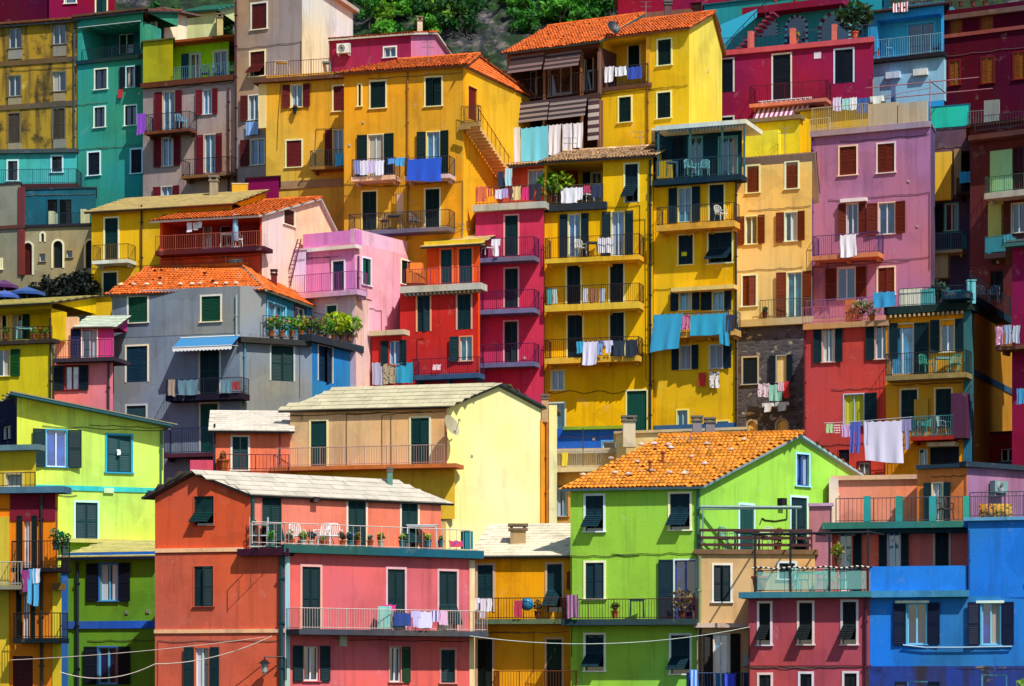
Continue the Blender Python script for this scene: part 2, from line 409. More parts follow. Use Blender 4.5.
    def railmesh(s, mb, u0, u1, vt, vb, off, sides=True, style='bars', gap=.11, r=.009):
        tr = .018
        runs = [(s.W(u0, 0, off), s.W(u1, 0, off))]
        if sides: runs += [(s.W(u0, 0, .02), s.W(u0, 0, off)), (s.W(u1, 0, off), s.W(u1, 0, .02))]
        for P, Q in runs:
            Lr = (Q-P).length; up = lambda p, z: V((p.x, p.y, z))
            mb.bar(up(P, vt), up(Q, vt), tr, 0, 5); mb.bar(up(P, vb+.06), up(Q, vb+.06), .014, 0, 4)
            if style == 'panel':
                d = (Q-P).normalized()*.02; mb.poly([up(P, vb+.08), up(Q, vb+.08), up(Q, vt-.04), up(P, vt-.04)], 1)
            elif style == 'mesh':
                for z in range(1, 5): zz = vb+.06+(vt-vb-.06)*z/5; mb.bar(up(P, zz), up(Q, zz), .009, 0, 4)
            n = max(1, int(Lr/(gap if style == 'bars' else .9)))
            for i in range(n+1):
                p = P.lerp(Q, i/n); rr = .02 if i in (0, n) or i % 9 == 0 else r
                mb.bar(up(p, vb), up(p, vt), rr, 0, 4)
    def balc(s, x0, x1, yr, ys, yb, dep=.85, rail='2a2f3a', slab='c9a070', style='bars', pan='8fb7c2', parent=None, brackets=True, fac_off=0.0):
        u0, u1, _, _ = s.rect(x0, yr, x1, yb, dep); u0 = max(u0, .04) if u0 < .04 and s.n.x > .15 else u0; xm = (x0+x1)/2
        vt, vs, vb = (s.uv(xm, y, dep)[1] for y in (yr, ys, yb))
        mb = MB(); s.ubox(mb, u0-.03, u1+.03, vb, vs, -.05, dep+.05)
        if brackets:
            n = max(2, int((u1-u0)/1.3)+1)
            for i in range(n):
                u = u0+.15+(u1-u0-.3)*i/(n-1); s.ubox(mb, u-.06, u+.06, vb-.16, vb, -.05, dep*.6)
        bal = s.part(mb, 'balcony', wallmat(slab, 1.3))
        mb = MB(); s.railmesh(mb, u0, u1, vt, vs, dep, True, style)
        s.part(mb, 'railing', [paint(rail, .5, .2), paint(pan, .4)], bal)
        return bal
    def rail(s, x0, x1, yt, yb, off=0.0, rail='2a2f3a', style='bars', pan='8fb7c2', sides=False, gap=.11):
        u0, u1, vb, vt = s.rect(x0, yt, x1, yb, off); mb = MB(); s.railmesh(mb, u0, u1, vt, vb, off, sides, style, gap)
        return s.part(mb, 'railing', [paint(rail, .5, .2), panelmat(pan)])
    def pipe(s, x, y0, y1, col='2b3238', r=.05, off=.07):
        u, va = s.uv(x, y0); _, vb = s.uv(x, y1); mb = MB()
        mb.bar(s.W(u, va, off), s.W(u, vb, off), r, 0, 7); n = max(1, int((va-vb)/1.5))
        for i in range(n): z = vb+(va-vb)*(i+.5)/n; s.ubox(mb, u-r*1.4, u+r*1.4, z-.03, z+.03, 0, off+r*1.1)
        return s.part(mb, 'downpipe', paint(col, .5), smooth=False)
    def cable(s, pts, col='2a2420', r=.012, off=.03, name='cable'):
        mb = MB(); mb.path([s.W(*s.uv(x, y, off), off) for x, y in pts], r); return s.part(mb, name, paint(col))
    def outline(s):
        return [(0, s.z0), (s.L, s.z0)]+[p for p in reversed(s.top)]
    def mesh(s, mb):
        out = s.outline(); verts = []; edges = []
        def add(poly):
            i = len(verts); verts.extend(V(p) for p in poly); n = len(poly); edges.extend((i+k, i+(k+1)%n) for k in range(n))
        add(out); hs = []
        zt = max(z for _, z in s.top)
        for h in s.holes:
            p = [(min(max(a, .02), s.L-.02), min(max(b, s.z0+.02), zt-.02)) for a, b in h['poly']]
            if max(a for a, _ in p)-min(a for a, _ in p) < .05: continue
            add(p); hs.append((p, h['d']))
        vo, _, fo, *_r = delaunay_2d_cdt(verts, edges, [], 0, 1e-4)
        i0 = len(mb.v); mb.v += [tuple(s.W(p.x, p.y)) for p in vo]
        for t in fo:
            c = sum((vo[k] for k in t), V((0, 0)))/len(t)
            if not inpoly(c, out) or any(inpoly(c, p) for p, _ in hs): continue
            a, b_, c_ = (vo[k] for k in t[:3])
            if abs((b_-a).cross(c_-a)) < 1e-7: continue
            mb.f.append(tuple(i0+k for k in t)); mb.m.append(0); mb.t.append(.5)
        for p, d in hs:
            n = len(p)
            for k in range(n):
                a, b_ = p[k], p[(k+1)%n]
                mb.poly([s.W(*a), s.W(*b_), s.W(*b_, -d), s.W(*a, -d)])
class Bld:
    def __init__(s, name, label, px, d, cat='house', group=None):
        s.org = V((at(px, 0, d).x, d, ter(d))); s.root = empty(name, s.org, label, cat, group); s.facs = []; s.extra = []
    def vol(s, cs, ytop, cols, ybot=None, deep=6.0, mats=None, cap=True):
        """a volume: visible corners (px, depth) left to right; returns its facades"""
        P = [V((at(px, 0, d).x, d)) for px, d in cs]; z1 = zat(ytop, cs[0][1])
        z0 = min(ter(c[1]) for c in cs)-1.0 if ybot is None else zat(ybot, cs[0][1])
        if len(P) == 2:
            Q = [P[1]*(1+deep/P[1].y), P[0]*(1+deep/P[0].y)]   # party walls run back towards the slope
        elif len(P) == 3: Q = [P[0]+P[2]-P[1]]
        else:
            Q = [P[-1]*(1+1/P[-1].y), P[0]*((max(P[-1].y, P[0].y)+deep)/P[0].y)]
        if isinstance(cols, str): cols = [cols]*(len(P)-1)
        fs = []
        for i in range(len(P)-1):
            f = Fac(s, P[i], P[i+1], z0, z1, cols[i], mats[i] if mats else None); fs.append(f); s.facs.append(f)
        ring = P+Q; s.ring, s.z = ring, z1; n = len(ring)
        fs[0].extra.append(('ring', ring, len(P)-1, z0, z1, cap))
        for f in fs: f.ring = ring
        return fs
    def slab(s, th=.18, oh=.25, col='c9b9a0', z=None, name='roof', ring=None, mat=None):
        ring = ring or s.ring; z = s.z if z is None else z; n = len(ring); out = []
        for i in range(n):
            a, b_, c = ring[i-1], ring[i], ring[(i+1)%n]
            d1, d2 = (b_-a).normalized(), (c-b_).normalized(); n1, n2 = V((d1.y, -d1.x)), V((d2.y, -d2.x))
            k = max(.35, 1+n1.dot(n2)); out.append(b_+(n1+n2)/k*oh)
        mb = MB(); lo = [(*p, z+.001) for p in out]; hi = [(*p, z+th) for p in out]
        mb.poly(lo[::-1]); mb.poly(hi)
        for i in range(n): j = (i+1)%n; mb.poly([lo[i], lo[j], hi[j], hi[i]])
        return mb.build(name, mat or wallmat(col, 1.2), s.root, s.org)
    def tiles(s, mb, EL, ER, RR, RL, kind, pitch=.17, rl=.3):
        e = ER-EL; Le = e.length; e = e/Le
        nn = e.cross((RL+RR)/2-(EL+ER)/2).normalized(); up = nn.cross(e).normalized()
        poly = [((p-EL).dot(e), (p-EL).dot(up)) for p in (EL, ER, RR, RL)]
        if (RR-RL).length < .01: poly = poly[:3]
        xs = [p[0] for p in poly]; ys = [p[1] for p in poly]
        if kind == 'slab': pitch, rl = .5, .42
        nx, ny = int((max(xs)-min(xs))/pitch)+1, int(max(ys)/rl)+1
        for j in range(ny):
            for i in range(nx):
                x = min(xs)+pitch*(i+.5)+(pitch*.5*(j % 2) if kind == 'slab' else 0); y = rl*(j+.5)
                if not inpoly((x, y), poly): continue
                t = min(1, max(0, R.gauss(.5, .3)))
                if kind == 'tile' and R.random() < .012: continue
                dx = R.uniform(-.012, .012)
                P = lambda a, b_, h: EL+e*a+up*b_+nn*h
                a0, b0, b1 = x-pitch/2+dx, y-rl/2-.03, y+rl/2
                if kind == 'slab':
                    h = R.uniform(.04, .05); g_ = .004
                    mb.poly([P(a0+g_, b0, h), P(a0+pitch-g_, b0, h), P(a0+pitch-g_, b1, .02), P(a0+g_, b1, .02)], 0, t)
                    mb.poly([P(a0+g_, b0, .0), P(a0+pitch-g_, b0, .0), P(a0+pitch-g_, b0, h), P(a0+g_, b0, h)], 0, t*.6)
                else:
                    hs = [.0, .045, .055, .045, .0]; us = [0, .22, .5, .78, 1]; lift = R.uniform(.025, .045)
                    for k in range(4):
                        q = [P(a0+us[k]*pitch, b0, hs[k]+lift), P(a0+us[k+1]*pitch, b0, hs[k+1]+lift), P(a0+us[k+1]*pitch, b1, hs[k+1]), P(a0+us[k]*pitch, b1, hs[k])]
                        mb.poly(q, 0, t)
    def slope(s, EL, ER, RR, RL, kind='tile', col='c4551c', fascia='3a3f45', oe=.35, ol=.2, orr=.2, gutter=None, parent=None):
        e = (ER-EL).normalized()
        dl, dr = (RL-EL), (RR-ER)
        tri = (RR-RL).length < .01
        EL2, ER2 = EL-dl.normalized()*oe-e*ol, ER-dr.normalized()*oe+e*orr
        RL2, RR2 = (RL, RR) if tri else (RL-e*ol, RR+e*orr)
        nn = e.cross((RL+RR)/2-(EL+ER)/2).normalized(); th = nn*.1
        mb = MB(); top = [EL2, ER2, RR2, RL2][:3 if tri else 4]; lo = [p-th for p in top]
        mb.poly(top); mb.poly(lo[::-1], 1); n = len(top)
        for i in range(n): j = (i+1)%n; mb.poly([lo[i], lo[j], top[j], top[i]], 1)
        self_mat = tilemat(col) if kind == 'tile' else slatemat(col)
        s.tiles(mb, EL2, ER2, RR2, RL2, kind)
        if kind == 'tile' and not tri:
            n2 = max(2, int((RR2-RL2).length/.4)); 
            for i in range(n2): mb.bar(RL2.lerp(RR2, i/n2)+nn*.03, RL2.lerp(RR2, (i+1.08)/n2)+nn*.03, .1, 0, 8, .085, t=R.random())
        o = mb.build('roof', [self_mat, paint(fascia)], parent or s.root, s.org)
        if gutter:
            mb = MB(); mb.bar(EL2-nn*.1-e*.05, ER2-nn*.1+e*.05, .075, 0, 7); mb.build('gutter', paint(gutter, .4), o)
        return o
    def P3(s, p, z): return V((p.x, p.y, z))
    def gable(s, fs, peak_px, peak_py, end=1, **kw):
        """pitched roof; end = index of the facade that carries the gable"""
        A, B, C = fs[0].A, fs[0].B, fs[1].B; D = A+C-B; z = fs[0].z1; f = fs[end]
        up, zp = f.uv(peak_px, peak_py); f.top = [(0, z), (up, zp), (f.L, z)]; t = up/f.L
        if end == 1:
            q = [(A, B, B.lerp(C, t), A.lerp(D, t)), (C, D, A.lerp(D, t), B.lerp(C, t))]
            f2 = (D, A)
        else:
            q = [(B, C, D.lerp(C, t), A.lerp(B, t)), (D, A, A.lerp(B, t), D.lerp(C, t))]
        s.fill = None
        fs[0].extra[-1] = fs[0].extra[-1][:-1]+(True,)
        res = []
        for k, (a, b_, c, d) in enumerate(q): res.append(s.slope(s.P3(a, z), s.P3(b_, z), s.P3(c, zp), s.P3(d, zp), **kw))
        # far gable triangle
        mb = MB()
        if end == 1: mb.poly([s.P3(D, z), s.P3(A, z), s.P3(A.lerp(D, t), zp)])
        else: mb.poly([s.P3(C, z), s.P3(D, z), s.P3(D.lerp(C, t), zp)])
        mb.build('gable_wall', fs[0].mat, s.root, s.org)
        return res
    def hip(s, ring, z, zr, inset=1.6, **kw):
        A, B, C, D = [V((p[0], p[1], z)) for p in ring]
        m1, m2 = (A+D)/2, (B+C)/2; e = (m2-m1).normalized(); m1 = m1+e*inset; m2 = m2-e*inset; m1.z = m2.z = zr
        r = []
        r.append(s.slope(A, B, m2, m1, ol=.3, orr=.3, **kw)); r.append(s.slope(B, C, m2, m2.copy(), ol=.3, orr=.3, **kw))
        r.append(s.slope(C, D, m1, m2, ol=.3, orr=.3, **kw)); r.append(s.slope(D, A, m1, m1.copy(), ol=.3, orr=.3, **kw))
        mb = MB()
        for a, b_ in ((A, m1), (B, m2), (C, m2), (D, m1)):
            n2 = max(2, int((b_-a).length/.4))
            for i in range(n2): mb.bar(a.lerp(b_, i/n2)+V((0,0,.05)), a.lerp(b_, (i+1.08)/n2)+V((0,0,.05)), .1, 0, 8, .085, t=R.random())
        mb.build('ridge_tiles', tilemat(kw.get('col', 'c4551c'), 'e8c79a'), r[0])
        return r
    def shed(s, fs, zr, depth=None, **kw):
        """roof that rises away from the street: eave on the first facade"""
        f = fs[0]; D, C = f.ring[-1], f.ring[-2]; A, B = f.ring[0], f.ring[1]; z = f.z1
        if depth:
            A3, B3 = f.A, f.B; C = B3-f.n*depth; D = A3-f.n*depth
        A, B, C, D = V((A[0], A[1], z)), V((B[0], B[1], z)), V((C[0], C[1], zr)), V((D[0], D[1], zr))
        r = s.slope(A, B, C, D, **kw)
        mb = MB(); mb.poly([(*A.xy, z), (*D.xy, z), D]); mb.poly([(*B.xy, z), (*C.xy, z), C]); mb.poly([(*D.xy, z), (*C.xy, z), C, D])
        mb.build('gable_wall', f.mat, s.root, s.org)
        return r
    def chimney(s, px, py0, py1, d, w=.6, col='8d8272', cap='6a6258', name='chimney', parent=None):
        p = at(px, py1, d); h = at(px, py0, d).z-p.z; mb = MB()
        mb.box((p.x, p.y, p.z-.6), w, w, h*.72+.6, 0); mb.box((p.x, p.y, p.z+h*.72), w*1.25, w*1.25, .08, 1)
        for a in (-1, 1):
            for b_ in (-1, 1): mb.box((p.x+a*w*.42, p.y+b_*w*.42, p.z+h*.72+.08), w*.2, w*.2, h*.14, 0)
        mb.box((p.x, p.y, p.z+h*.86+.06), w*1.3, w*1.3, .09, 1)
        return mb.build(name, [wallmat(col, 1.5), wallmat(cap, 1.5)], parent or s.root, s.org)
    def fittings(s, f):
        """the wires, vents and meter boxes that old walls collect"""
        if f.L < 1.6 or f.z1-f.z0 < 2.5: return
        r = random.Random(int(f.L*1000)+int(f.z1*100)); hb = [(min(p[0] for p in h['poly']), max(p[0] for p in h['poly']), min(p[1] for p in h['poly']), max(p[1] for p in h['poly'])) for h in f.holes]
        free = lambda u, v, m=.25: all(not (a-m < u < b_+m and c-m < v < d+m) for a, b_, c, d in hb)
        lo = max(f.z0, f.z1-9); cm = paint(r.choice(('2a2420', '4a4038', '6a6258'))); vmat = paint(r.choice(('b8b0a4', '8a8a84', 'c8beb0')))
        rows = sorted(set(round(d+.3, 2) for a, b_, c, d in hb if lo < d+.3 < f.z1-.2))
        for v in rows[:5]:
            if r.random() < .6 and all(not (c-.12 < v < d+.12) for a, b_, c, d in hb):
                u0, u1 = (.05, f.L*r.uniform(.4, 1)-.05) if r.random() < .5 else (f.L*r.uniform(0, .5), f.L-.05); n = 9
                pts = [f.W(u0+(u1-u0)*i/n, v-.05*abs(math.sin(3.14*i/3.0))-.03*r.random(), .03) for i in range(n+1)]; mb = MB(); mb.path(pts, .013, 0, 4)
                if r.random() < .6:
                    uu = r.choice((u0, u1)); vb = max(lo, v-r.uniform(1.5, 4))
                    if all(not (a-.1 < uu < b_+.1 and c < v and d > vb) for a, b_, c, d in hb): mb.bar(f.W(uu, v, .03), f.W(uu, vb, .03), .013, 0, 4)
                f.part(mb, 'cable', cm)
        for _ in range(5):
            u, v = r.uniform(.2, f.L-.2), r.uniform(lo, f.z1-.4)
            if free(u, v, .3) and r.random() < .16: w = r.uniform(.05, .085); mb = MB(); f.ubox(mb, u-w, u+w, v-w, v+w, 0, .03); [f.ubox(mb, u-w*.8, u+w*.8, v+w*q-.012, v+w*q+.012, .03, .045) for q in (-.6, -.2, .2, .6)]; f.part(mb, 'vent_cover', vmat)
        if r.random() < .2:
            u, v = r.uniform(.3, f.L-.3), r.uniform(lo, f.z1-1)
            if free(u, v, .4): mb = MB(); f.ubox(mb, u-.16, u+.16, v-.22, v+.22, 0, .12); f.ubox(mb, u-.14, u+.14, v-.2, v+.2, .12, .13); f.part(mb, 'meter_box', paint(r.choice(('a8aaa8', '8a8f8c', 'c4bfae'))))
    def done(s):
        for f in s.facs:
            if f.extra or f.L > 2.5: s.fittings(f)
            mb = MB(); f.mesh(mb)
            for _, ring, nvis, z0, z1, cap in f.extra:
                n = len(ring)
                for i in range(nvis, n):
                    a, b_ = ring[i], ring[(i+1)%n]; mb.poly([(*a, z0), (*b_, z0), (*b_, z1), (*a, z1)])
                if cap: mb.poly([(*p, z1-.004) for p in ring])
            mb.build('wall', f.mat, s.root, s.org)
# ------------------------------------------------------------------ loose things
def cloth(f, off, x0, y0, x1, y1, col, label, shape='sheet', kind='plain', h2='ffffff', name=None, cat=None, group=None, skew=0.0):
    u0, u1, v0, v1 = f.rect(x0, y0, x1, y1, off); w, h = u1-u0, v1-v0
    nx, ny = (14, 10); mb = MB(); ph = R.uniform(0, 6); fr = R.uniform(2.2, 3.6); amp = min(.035, w*.05); fr = max(fr, w*1.9)
    keep = lambda a, b_: True; skew = skew or R.uniform(-.05, .05); drop = R.uniform(-.1, .1)
    if shape == 'shirt':
        keep = lambda a, b_: (b_ < .36) or (.2 < a < .8)
    elif shape == 'trousers':
        keep = lambda a, b_: b_ < .28 or abs(a-.5) > .07
    idx = {}
    def vid(i, j):
        if (i, j) not in idx:
            a, b_ = i/nx, j/ny
            npg = 2 if w < .7 else 3 if w < 1.2 else 5; sag = min(.09, .05*w+.02)*math.sin(math.pi*((a*npg) % 1)) if shape in ('sheet', 'towel') else 0
            aw = a if shape != 'trousers' else .5+(a-.5)*(1-.1*b_)
            u = u0+w*aw+skew*h*b_+.012*math.sin(7*b_+ph); v = v1-h*b_-sag*(1-b_)+.025*math.sin(a*5+ph)*b_*min(h, 1)+drop*h*(a-.5)*b_
            o = off+amp*(.15+b_)*(math.sin(a*fr*math.pi*1.4+ph)+.6*math.sin(a*fr*7.3+2*ph+b_*2))+.02*b_
            idx[(i, j)] = len(mb.v); mb.v.append(tuple(f.W(u, v, o)))
        return idx[(i, j)]
    for i in range(nx):
        for j in range(ny):
            if keep((i+.5)/nx, (j+.5)/ny):
                mb.f.append((vid(i, j), vid(i+1, j), vid(i+1, j+1), vid(i, j+1))); mb.m.append(0); mb.t.append(.5)
    org = f.W((u0+u1)/2, v1, off)
    nm = name or {'sheet': 'bed_sheet', 'shirt': 'shirt', 'trousers': 'trousers', 'towel': 'towel'}[shape]
    o = mb.build(nm, clothmat(col, kind, h2), None, org, loc=org, smooth=True)
    return tag(o, label, cat or nm.replace('_', ' '), group or 'washing hung out to dry')
def spot(f, px, py, off): u, v = f.uv(px, py, off); return f.W(u, v, off)
def leaves(mb, c, rx, ry, rz, n, size, m=0):
    for _ in range(n):
        while True:
            p = V((R.uniform(-1,1), R.uniform(-1,1), R.uniform(-1,1)))
            if p.length < 1: break
        q = V((c[0]+p.x*rx, c[1]+p.y*ry, c[2]+p.z*rz)); s = size*R.uniform(.6, 1.4)
        a = V((R.gauss(0,1), R.gauss(0,1), R.gauss(0,1))).normalized(); b_ = a.cross(V((R.gauss(0,1), R.gauss(0,1), R.gauss(0,1)))).normalized()
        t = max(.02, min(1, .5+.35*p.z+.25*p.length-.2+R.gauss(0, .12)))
        mb.poly([q-a*s, q+b_*s*.45, q+a*s, q-b_*s*.45], m, t)
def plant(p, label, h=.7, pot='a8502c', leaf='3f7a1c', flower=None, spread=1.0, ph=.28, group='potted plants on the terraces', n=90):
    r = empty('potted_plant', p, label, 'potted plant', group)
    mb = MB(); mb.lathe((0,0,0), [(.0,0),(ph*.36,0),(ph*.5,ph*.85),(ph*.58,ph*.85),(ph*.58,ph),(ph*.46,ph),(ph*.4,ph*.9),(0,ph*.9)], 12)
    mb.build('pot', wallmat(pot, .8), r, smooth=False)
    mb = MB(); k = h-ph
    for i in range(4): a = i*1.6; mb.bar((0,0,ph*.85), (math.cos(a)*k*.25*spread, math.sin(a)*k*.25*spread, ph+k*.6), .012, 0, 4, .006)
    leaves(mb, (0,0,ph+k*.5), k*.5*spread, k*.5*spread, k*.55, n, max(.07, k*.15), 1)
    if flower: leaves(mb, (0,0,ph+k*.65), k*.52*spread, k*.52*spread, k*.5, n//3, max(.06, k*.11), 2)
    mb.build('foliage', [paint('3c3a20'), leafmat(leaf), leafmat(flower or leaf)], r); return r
def chair(p, label, rz=0, col='e6e6e0', group='plastic chairs on the balconies'):
    """moulded garden chair; front looks along -y before turning"""
    r = empty('garden_chair', p, label, 'chair', group, rz); m = paint(col, .4)
    mb = MB(); n = 5
    for i in range(n): y = -.2+.4*(i+.5)/n; mb.box((0, y, .41), .44, .4/n-.015, .03)
    mb.box((0, -.22, .39), .46, .03, .05); mb.box((0, .21, .39), .46, .03, .05); mb.build('seat', m, r)
    for sx in (-1, 1):
        mb = MB(); mb.bar((sx*.21, -.2, .42), (sx*.24, -.25, 0), .02, 0, 6); mb.build('leg', m, r)
        mb = MB(); mb.bar((sx*.2, .2, .42), (sx*.22, .27, 0), .02, 0, 6); mb.build('leg', m, r)
        mb = MB(); mb.path([(sx*.23, -.22, .4), (sx*.25, -.2, .63), (sx*.25, .2, .66)], .02, 0, 6); mb.build('armrest', m, r)
    mb = MB(); mb.path([(-.22, .2, .4), (-.21, .3, .82), (-.1, .33, .9), (.1, .33, .9), (.21, .3, .82), (.22, .2, .4)], .02, 0, 6)
    for i in range(5): x = -.15+.3*i/4; mb.bar((x, .22, .42), (x*.9, .32, .87), .016, 0, 5)
    mb.build('backrest', m, r); return r
def table(p, label, col='e6e6e0', w=.8, d=.6, h=.72, group='terrace tables'):
    r = empty('garden_table', p, label, 'table', group); m = paint(col, .4); mb = MB()
    for i in range(6): x = -w/2+w*(i+.5)/6; mb.box((x, 0, h-.03), w/6-.008, d, .03)
    mb.box((0, -d/2+.03, h-.08), w-.1, .03, .05); mb.box((0, d/2-.03, h-.08), w-.1, .03, .05); mb.build('table_top', m, r)
    for sx in (-1, 1):
        for sy in (-1, 1): mb = MB(); mb.bar((sx*(w/2-.06), sy*(d/2-.05), h-.03), (sx*(w/2-.03), sy*(d/2-.03), 0), .025, 0, 6); mb.build('leg', m, r)
    return r
def parasol(p, label, h=2.2, col='173a6a'):
    r = empty('closed_parasol', p, label, 'parasol'); mb = MB(); mb.bar((0,0,0), (0,0,h), .025, 0, 7); mb.lathe((0,0,0), [(.25,0),(.25,.06),(.05,.1),(.0,.1)], 12); mb.build('pole', paint('c8c8c8', .4), r)
    mb = MB(); k = 12; prof = [(.17,.75),(.2,.8),(.15,1.2),(.11,1.7),(.05,h-.05),(.0,h)]
    i0 = 0
    for rr, z in prof:
        for j in range(k): a = 2*math.pi*j/k; q = rr*(1 if j % 2 else .62); mb.v.append((q*math.cos(a), q*math.sin(a), z*h/2.2 if z < h-.06 else z))
    for q in range(len(prof)-1):
        for j in range(k): mb.f.append((q*k+j, q*k+(j+1)%k, (q+1)*k+(j+1)%k, (q+1)*k+j)); mb.m.append(0); mb.t.append(.5)
    mb.build('canopy', clothmat(col), r, smooth=True); return r
def dish(f, px, py, label_col='c9c0a8', rad=.42, off=.55, yaw=.5):
    """satellite dish on a wall bracket: a part of the house"""
    c = spot(f, px, py, off); mb = MB(); ax = (V((math.sin(yaw), -math.cos(yaw), .45))).normalized()
    x = ax.cross(V((0,0,1))).normalized(); y = ax.cross(x); k = 16; i0 = len(mb.v); rings = 5
    for q in range(rings+1):
        rr = rad*q/rings; dep = -.25*rad*(1-(q/rings)**2)
        for j in range(k): a = 2*math.pi*j/k; mb.v.append(tuple(c+x*rr*math.cos(a)+y*rr*1.08*math.sin(a)+ax*dep))
    for q in range(rings):
        for j in range(k): mb.f.append((q*k+j, q*k+(j+1)%k, (q+1)*k+(j+1)%k, (q+1)*k+j)); mb.m.append(0); mb.t.append(.5)
    w = c-f.n*off; w = V((w.x, w.y, c.z-.1)); mb.bar(w, c-ax*.12, .03, 0, 6); e = c+ax*rad*1.0-y*.0; mb.bar(c+y*rad*.9, e, .015, 0, 5); mb.lathe((e.x, e.y, e.z-.05), [(0,0),(.05,0),(.05,.1),(0,.1)], 8)
    return mb.build('satellite_dish', paint(label_col, .45), f.b.root, f.b.org)
def antenna(b, px, py0, py1, d, parent=None):
    p = at(px, py1, d); q = at(px, py0, d); mb = MB(); mb.bar(p-V((0,0,.5)), q, .022, 0, 5)
    for k, zz in enumerate((.0, .28)):
        z = q.z-zz; mb.bar((q.x-.35, q.y, z), (q.x+.35, q.y, z), .012, 0, 4)
        for i in range(6): x = q.x-.3+.12*i; L = .22-.02*i; mb.bar((x, q.y-L, z), (x, q.y+L, z), .008, 0, 4)
    return mb.build('antenna', paint('9a9a94', .4, .6), parent or b.root, b.org)
def acunit(f, x0, y0, x1, y1, col='dcdcd6'):
    u0, u1, v0, v1 = f.rect(x0, y0, x1, y1, .3); mb = MB(); f.ubox(mb, u0, u1, v0, v1, .08, .36)
    f.ubox(mb, u0+.05, u0+.1, v0-.12, v0, 0, .3); f.ubox(mb, u1-.1, u1-.05, v0-.12, v0, 0, .3)
    o = f.part(mb, 'air_conditioner', paint(col, .5)); mb = MB(); cu, cv, r = u0+(u1-u0)*.4, (v0+v1)/2, (v1-v0)*.4; k = 18
    pts = [f.W(cu+r*math.cos(2*math.pi*i/k), cv+r*math.sin(2*math.pi*i/k), .364) for i in range(k)]; mb.poly(pts, 0)
    for s_ in (.95, .7, .45):
        q = [f.W(cu+r*s_*math.cos(2*math.pi*i/k), cv+r*s_*math.sin(2*math.pi*i/k), .375) for i in range(k+1)]; mb.path(q, .012, 1, 4)
    f.part(mb, 'fan_grille', [paint('3a4650'), paint('c0c4c4')], o); return o
def awning(f, x0, y0, x1, y1, dep, col, col2=None, n=14, val=.16, name='awning', valcol='e8e8e4'):
    """sloping cloth awning: top edge on the wall at y0, front edge at y1"""
    u0, u1, _, v1 = f.rect(x0, y0, x1, y0+1, 0); _, _, v0, _ = f.rect(x0, y1-1, x1, y1, dep); mb = MB()
    for i in range(n):
        a, b_ = u0+(u1-u0)*i/n, u0+(u1-u0)*(i+1)/n; m = i % 2 if col2 else 0
        mb.poly([f.W(a, v0, dep), f.W(b_, v0, dep), f.W(b_, v1, .03), f.W(a, v1, .03)], m)
        mb.poly([f.W(a, v0-val, dep+.01), f.W(b_, v0-val, dep+.01), f.W(b_, v0, dep), f.W(a, v0, dep)], 2 if not col2 else m)
        mb.poly([f.W(a, v0-val, dep+.01), f.W((a+b_)/2, v0-val-.06, dep+.01), f.W(b_, v0-val, dep+.01)], 2 if not col2 else m)
    mb.bar(f.W(u0, v0, dep), f.W(u1, v0, dep), .03, 3, 6); mb.bar(f.W(u0, v1, .05), f.W(u1, v1, .05), .05, 3, 6)
    for u in (u0+.05, u1-.05): mb.bar(f.W(u, v1-.5, .04), f.W(u, v0, dep), .018, 3, 5)
    return f.part(mb, name, [clothmat(col), clothmat(col2 or col), clothmat(valcol), paint('d8d8d4', .4)])
def lamp(f, px, py, label, off=.5):
    u, v = f.uv(px, py, off); mb = MB(); mb.path([f.W(u+.6, v+.35, .02), f.W(u+.6, v+.45, .1), f.W(u, v+.45, off), f.W(u, v+.3, off)], .025, 0, 6); f.ubox(mb, u+.52, u+.68, v-.4, v+.4, 0, .04)
    return mb, u, v
ROCKS = []
def roofstone(p, label, s=.16, group='stones weighting down the roof tiles', col='d8d0c0'):
    mb = MB(); k, q = 7, 4; rad = [[s*R.uniform(.8, 1.25) for _ in range(k)] for _ in range(q)]
    for i in range(q):
        ph = math.pi*(i+.5)/q
        for j in range(k): a = 2*math.pi*j/k; mb.v.append((rad[i][j]*1.5*math.sin(ph)*math.cos(a), rad[i][j]*math.sin(ph)*math.sin(a), s*.55+rad[i][j]*.7*-math.cos(ph)))
    for i in range(q-1):
        for j in range(k): mb.f.append((i*k+j, i*k+(j+1)%k, (i+1)*k+(j+1)%k, (i+1)*k+j)); mb.m.append(0); mb.t.append(.5)
    mb.f.append(tuple(range(k-1, -1, -1))); mb.f.append(tuple((q-1)*k+j for j in range(k))); mb.m += [0, 0]; mb.t += [.5, .5]
    return tag(mb.build('roof_stone', wallmat(col, 1.2), None, loc=p), label, 'stone', group)
def on_roof(b, ro, px, py):
    """where the sight line to (px, py) meets a roof slope"""
    me = ro.data; o = V((0, 0, CZ)); r = ray(px, py); r = r.normalized()
    pts = [me.vertices[i].co+b.org for i in me.polygons[0].vertices]; n = (pts[1]-pts[0]).cross(pts[2]-pts[0]); t = (pts[0]-o).dot(n)/r.dot(n)
    return o+r*t
SUN, SKY = 5.0, .12
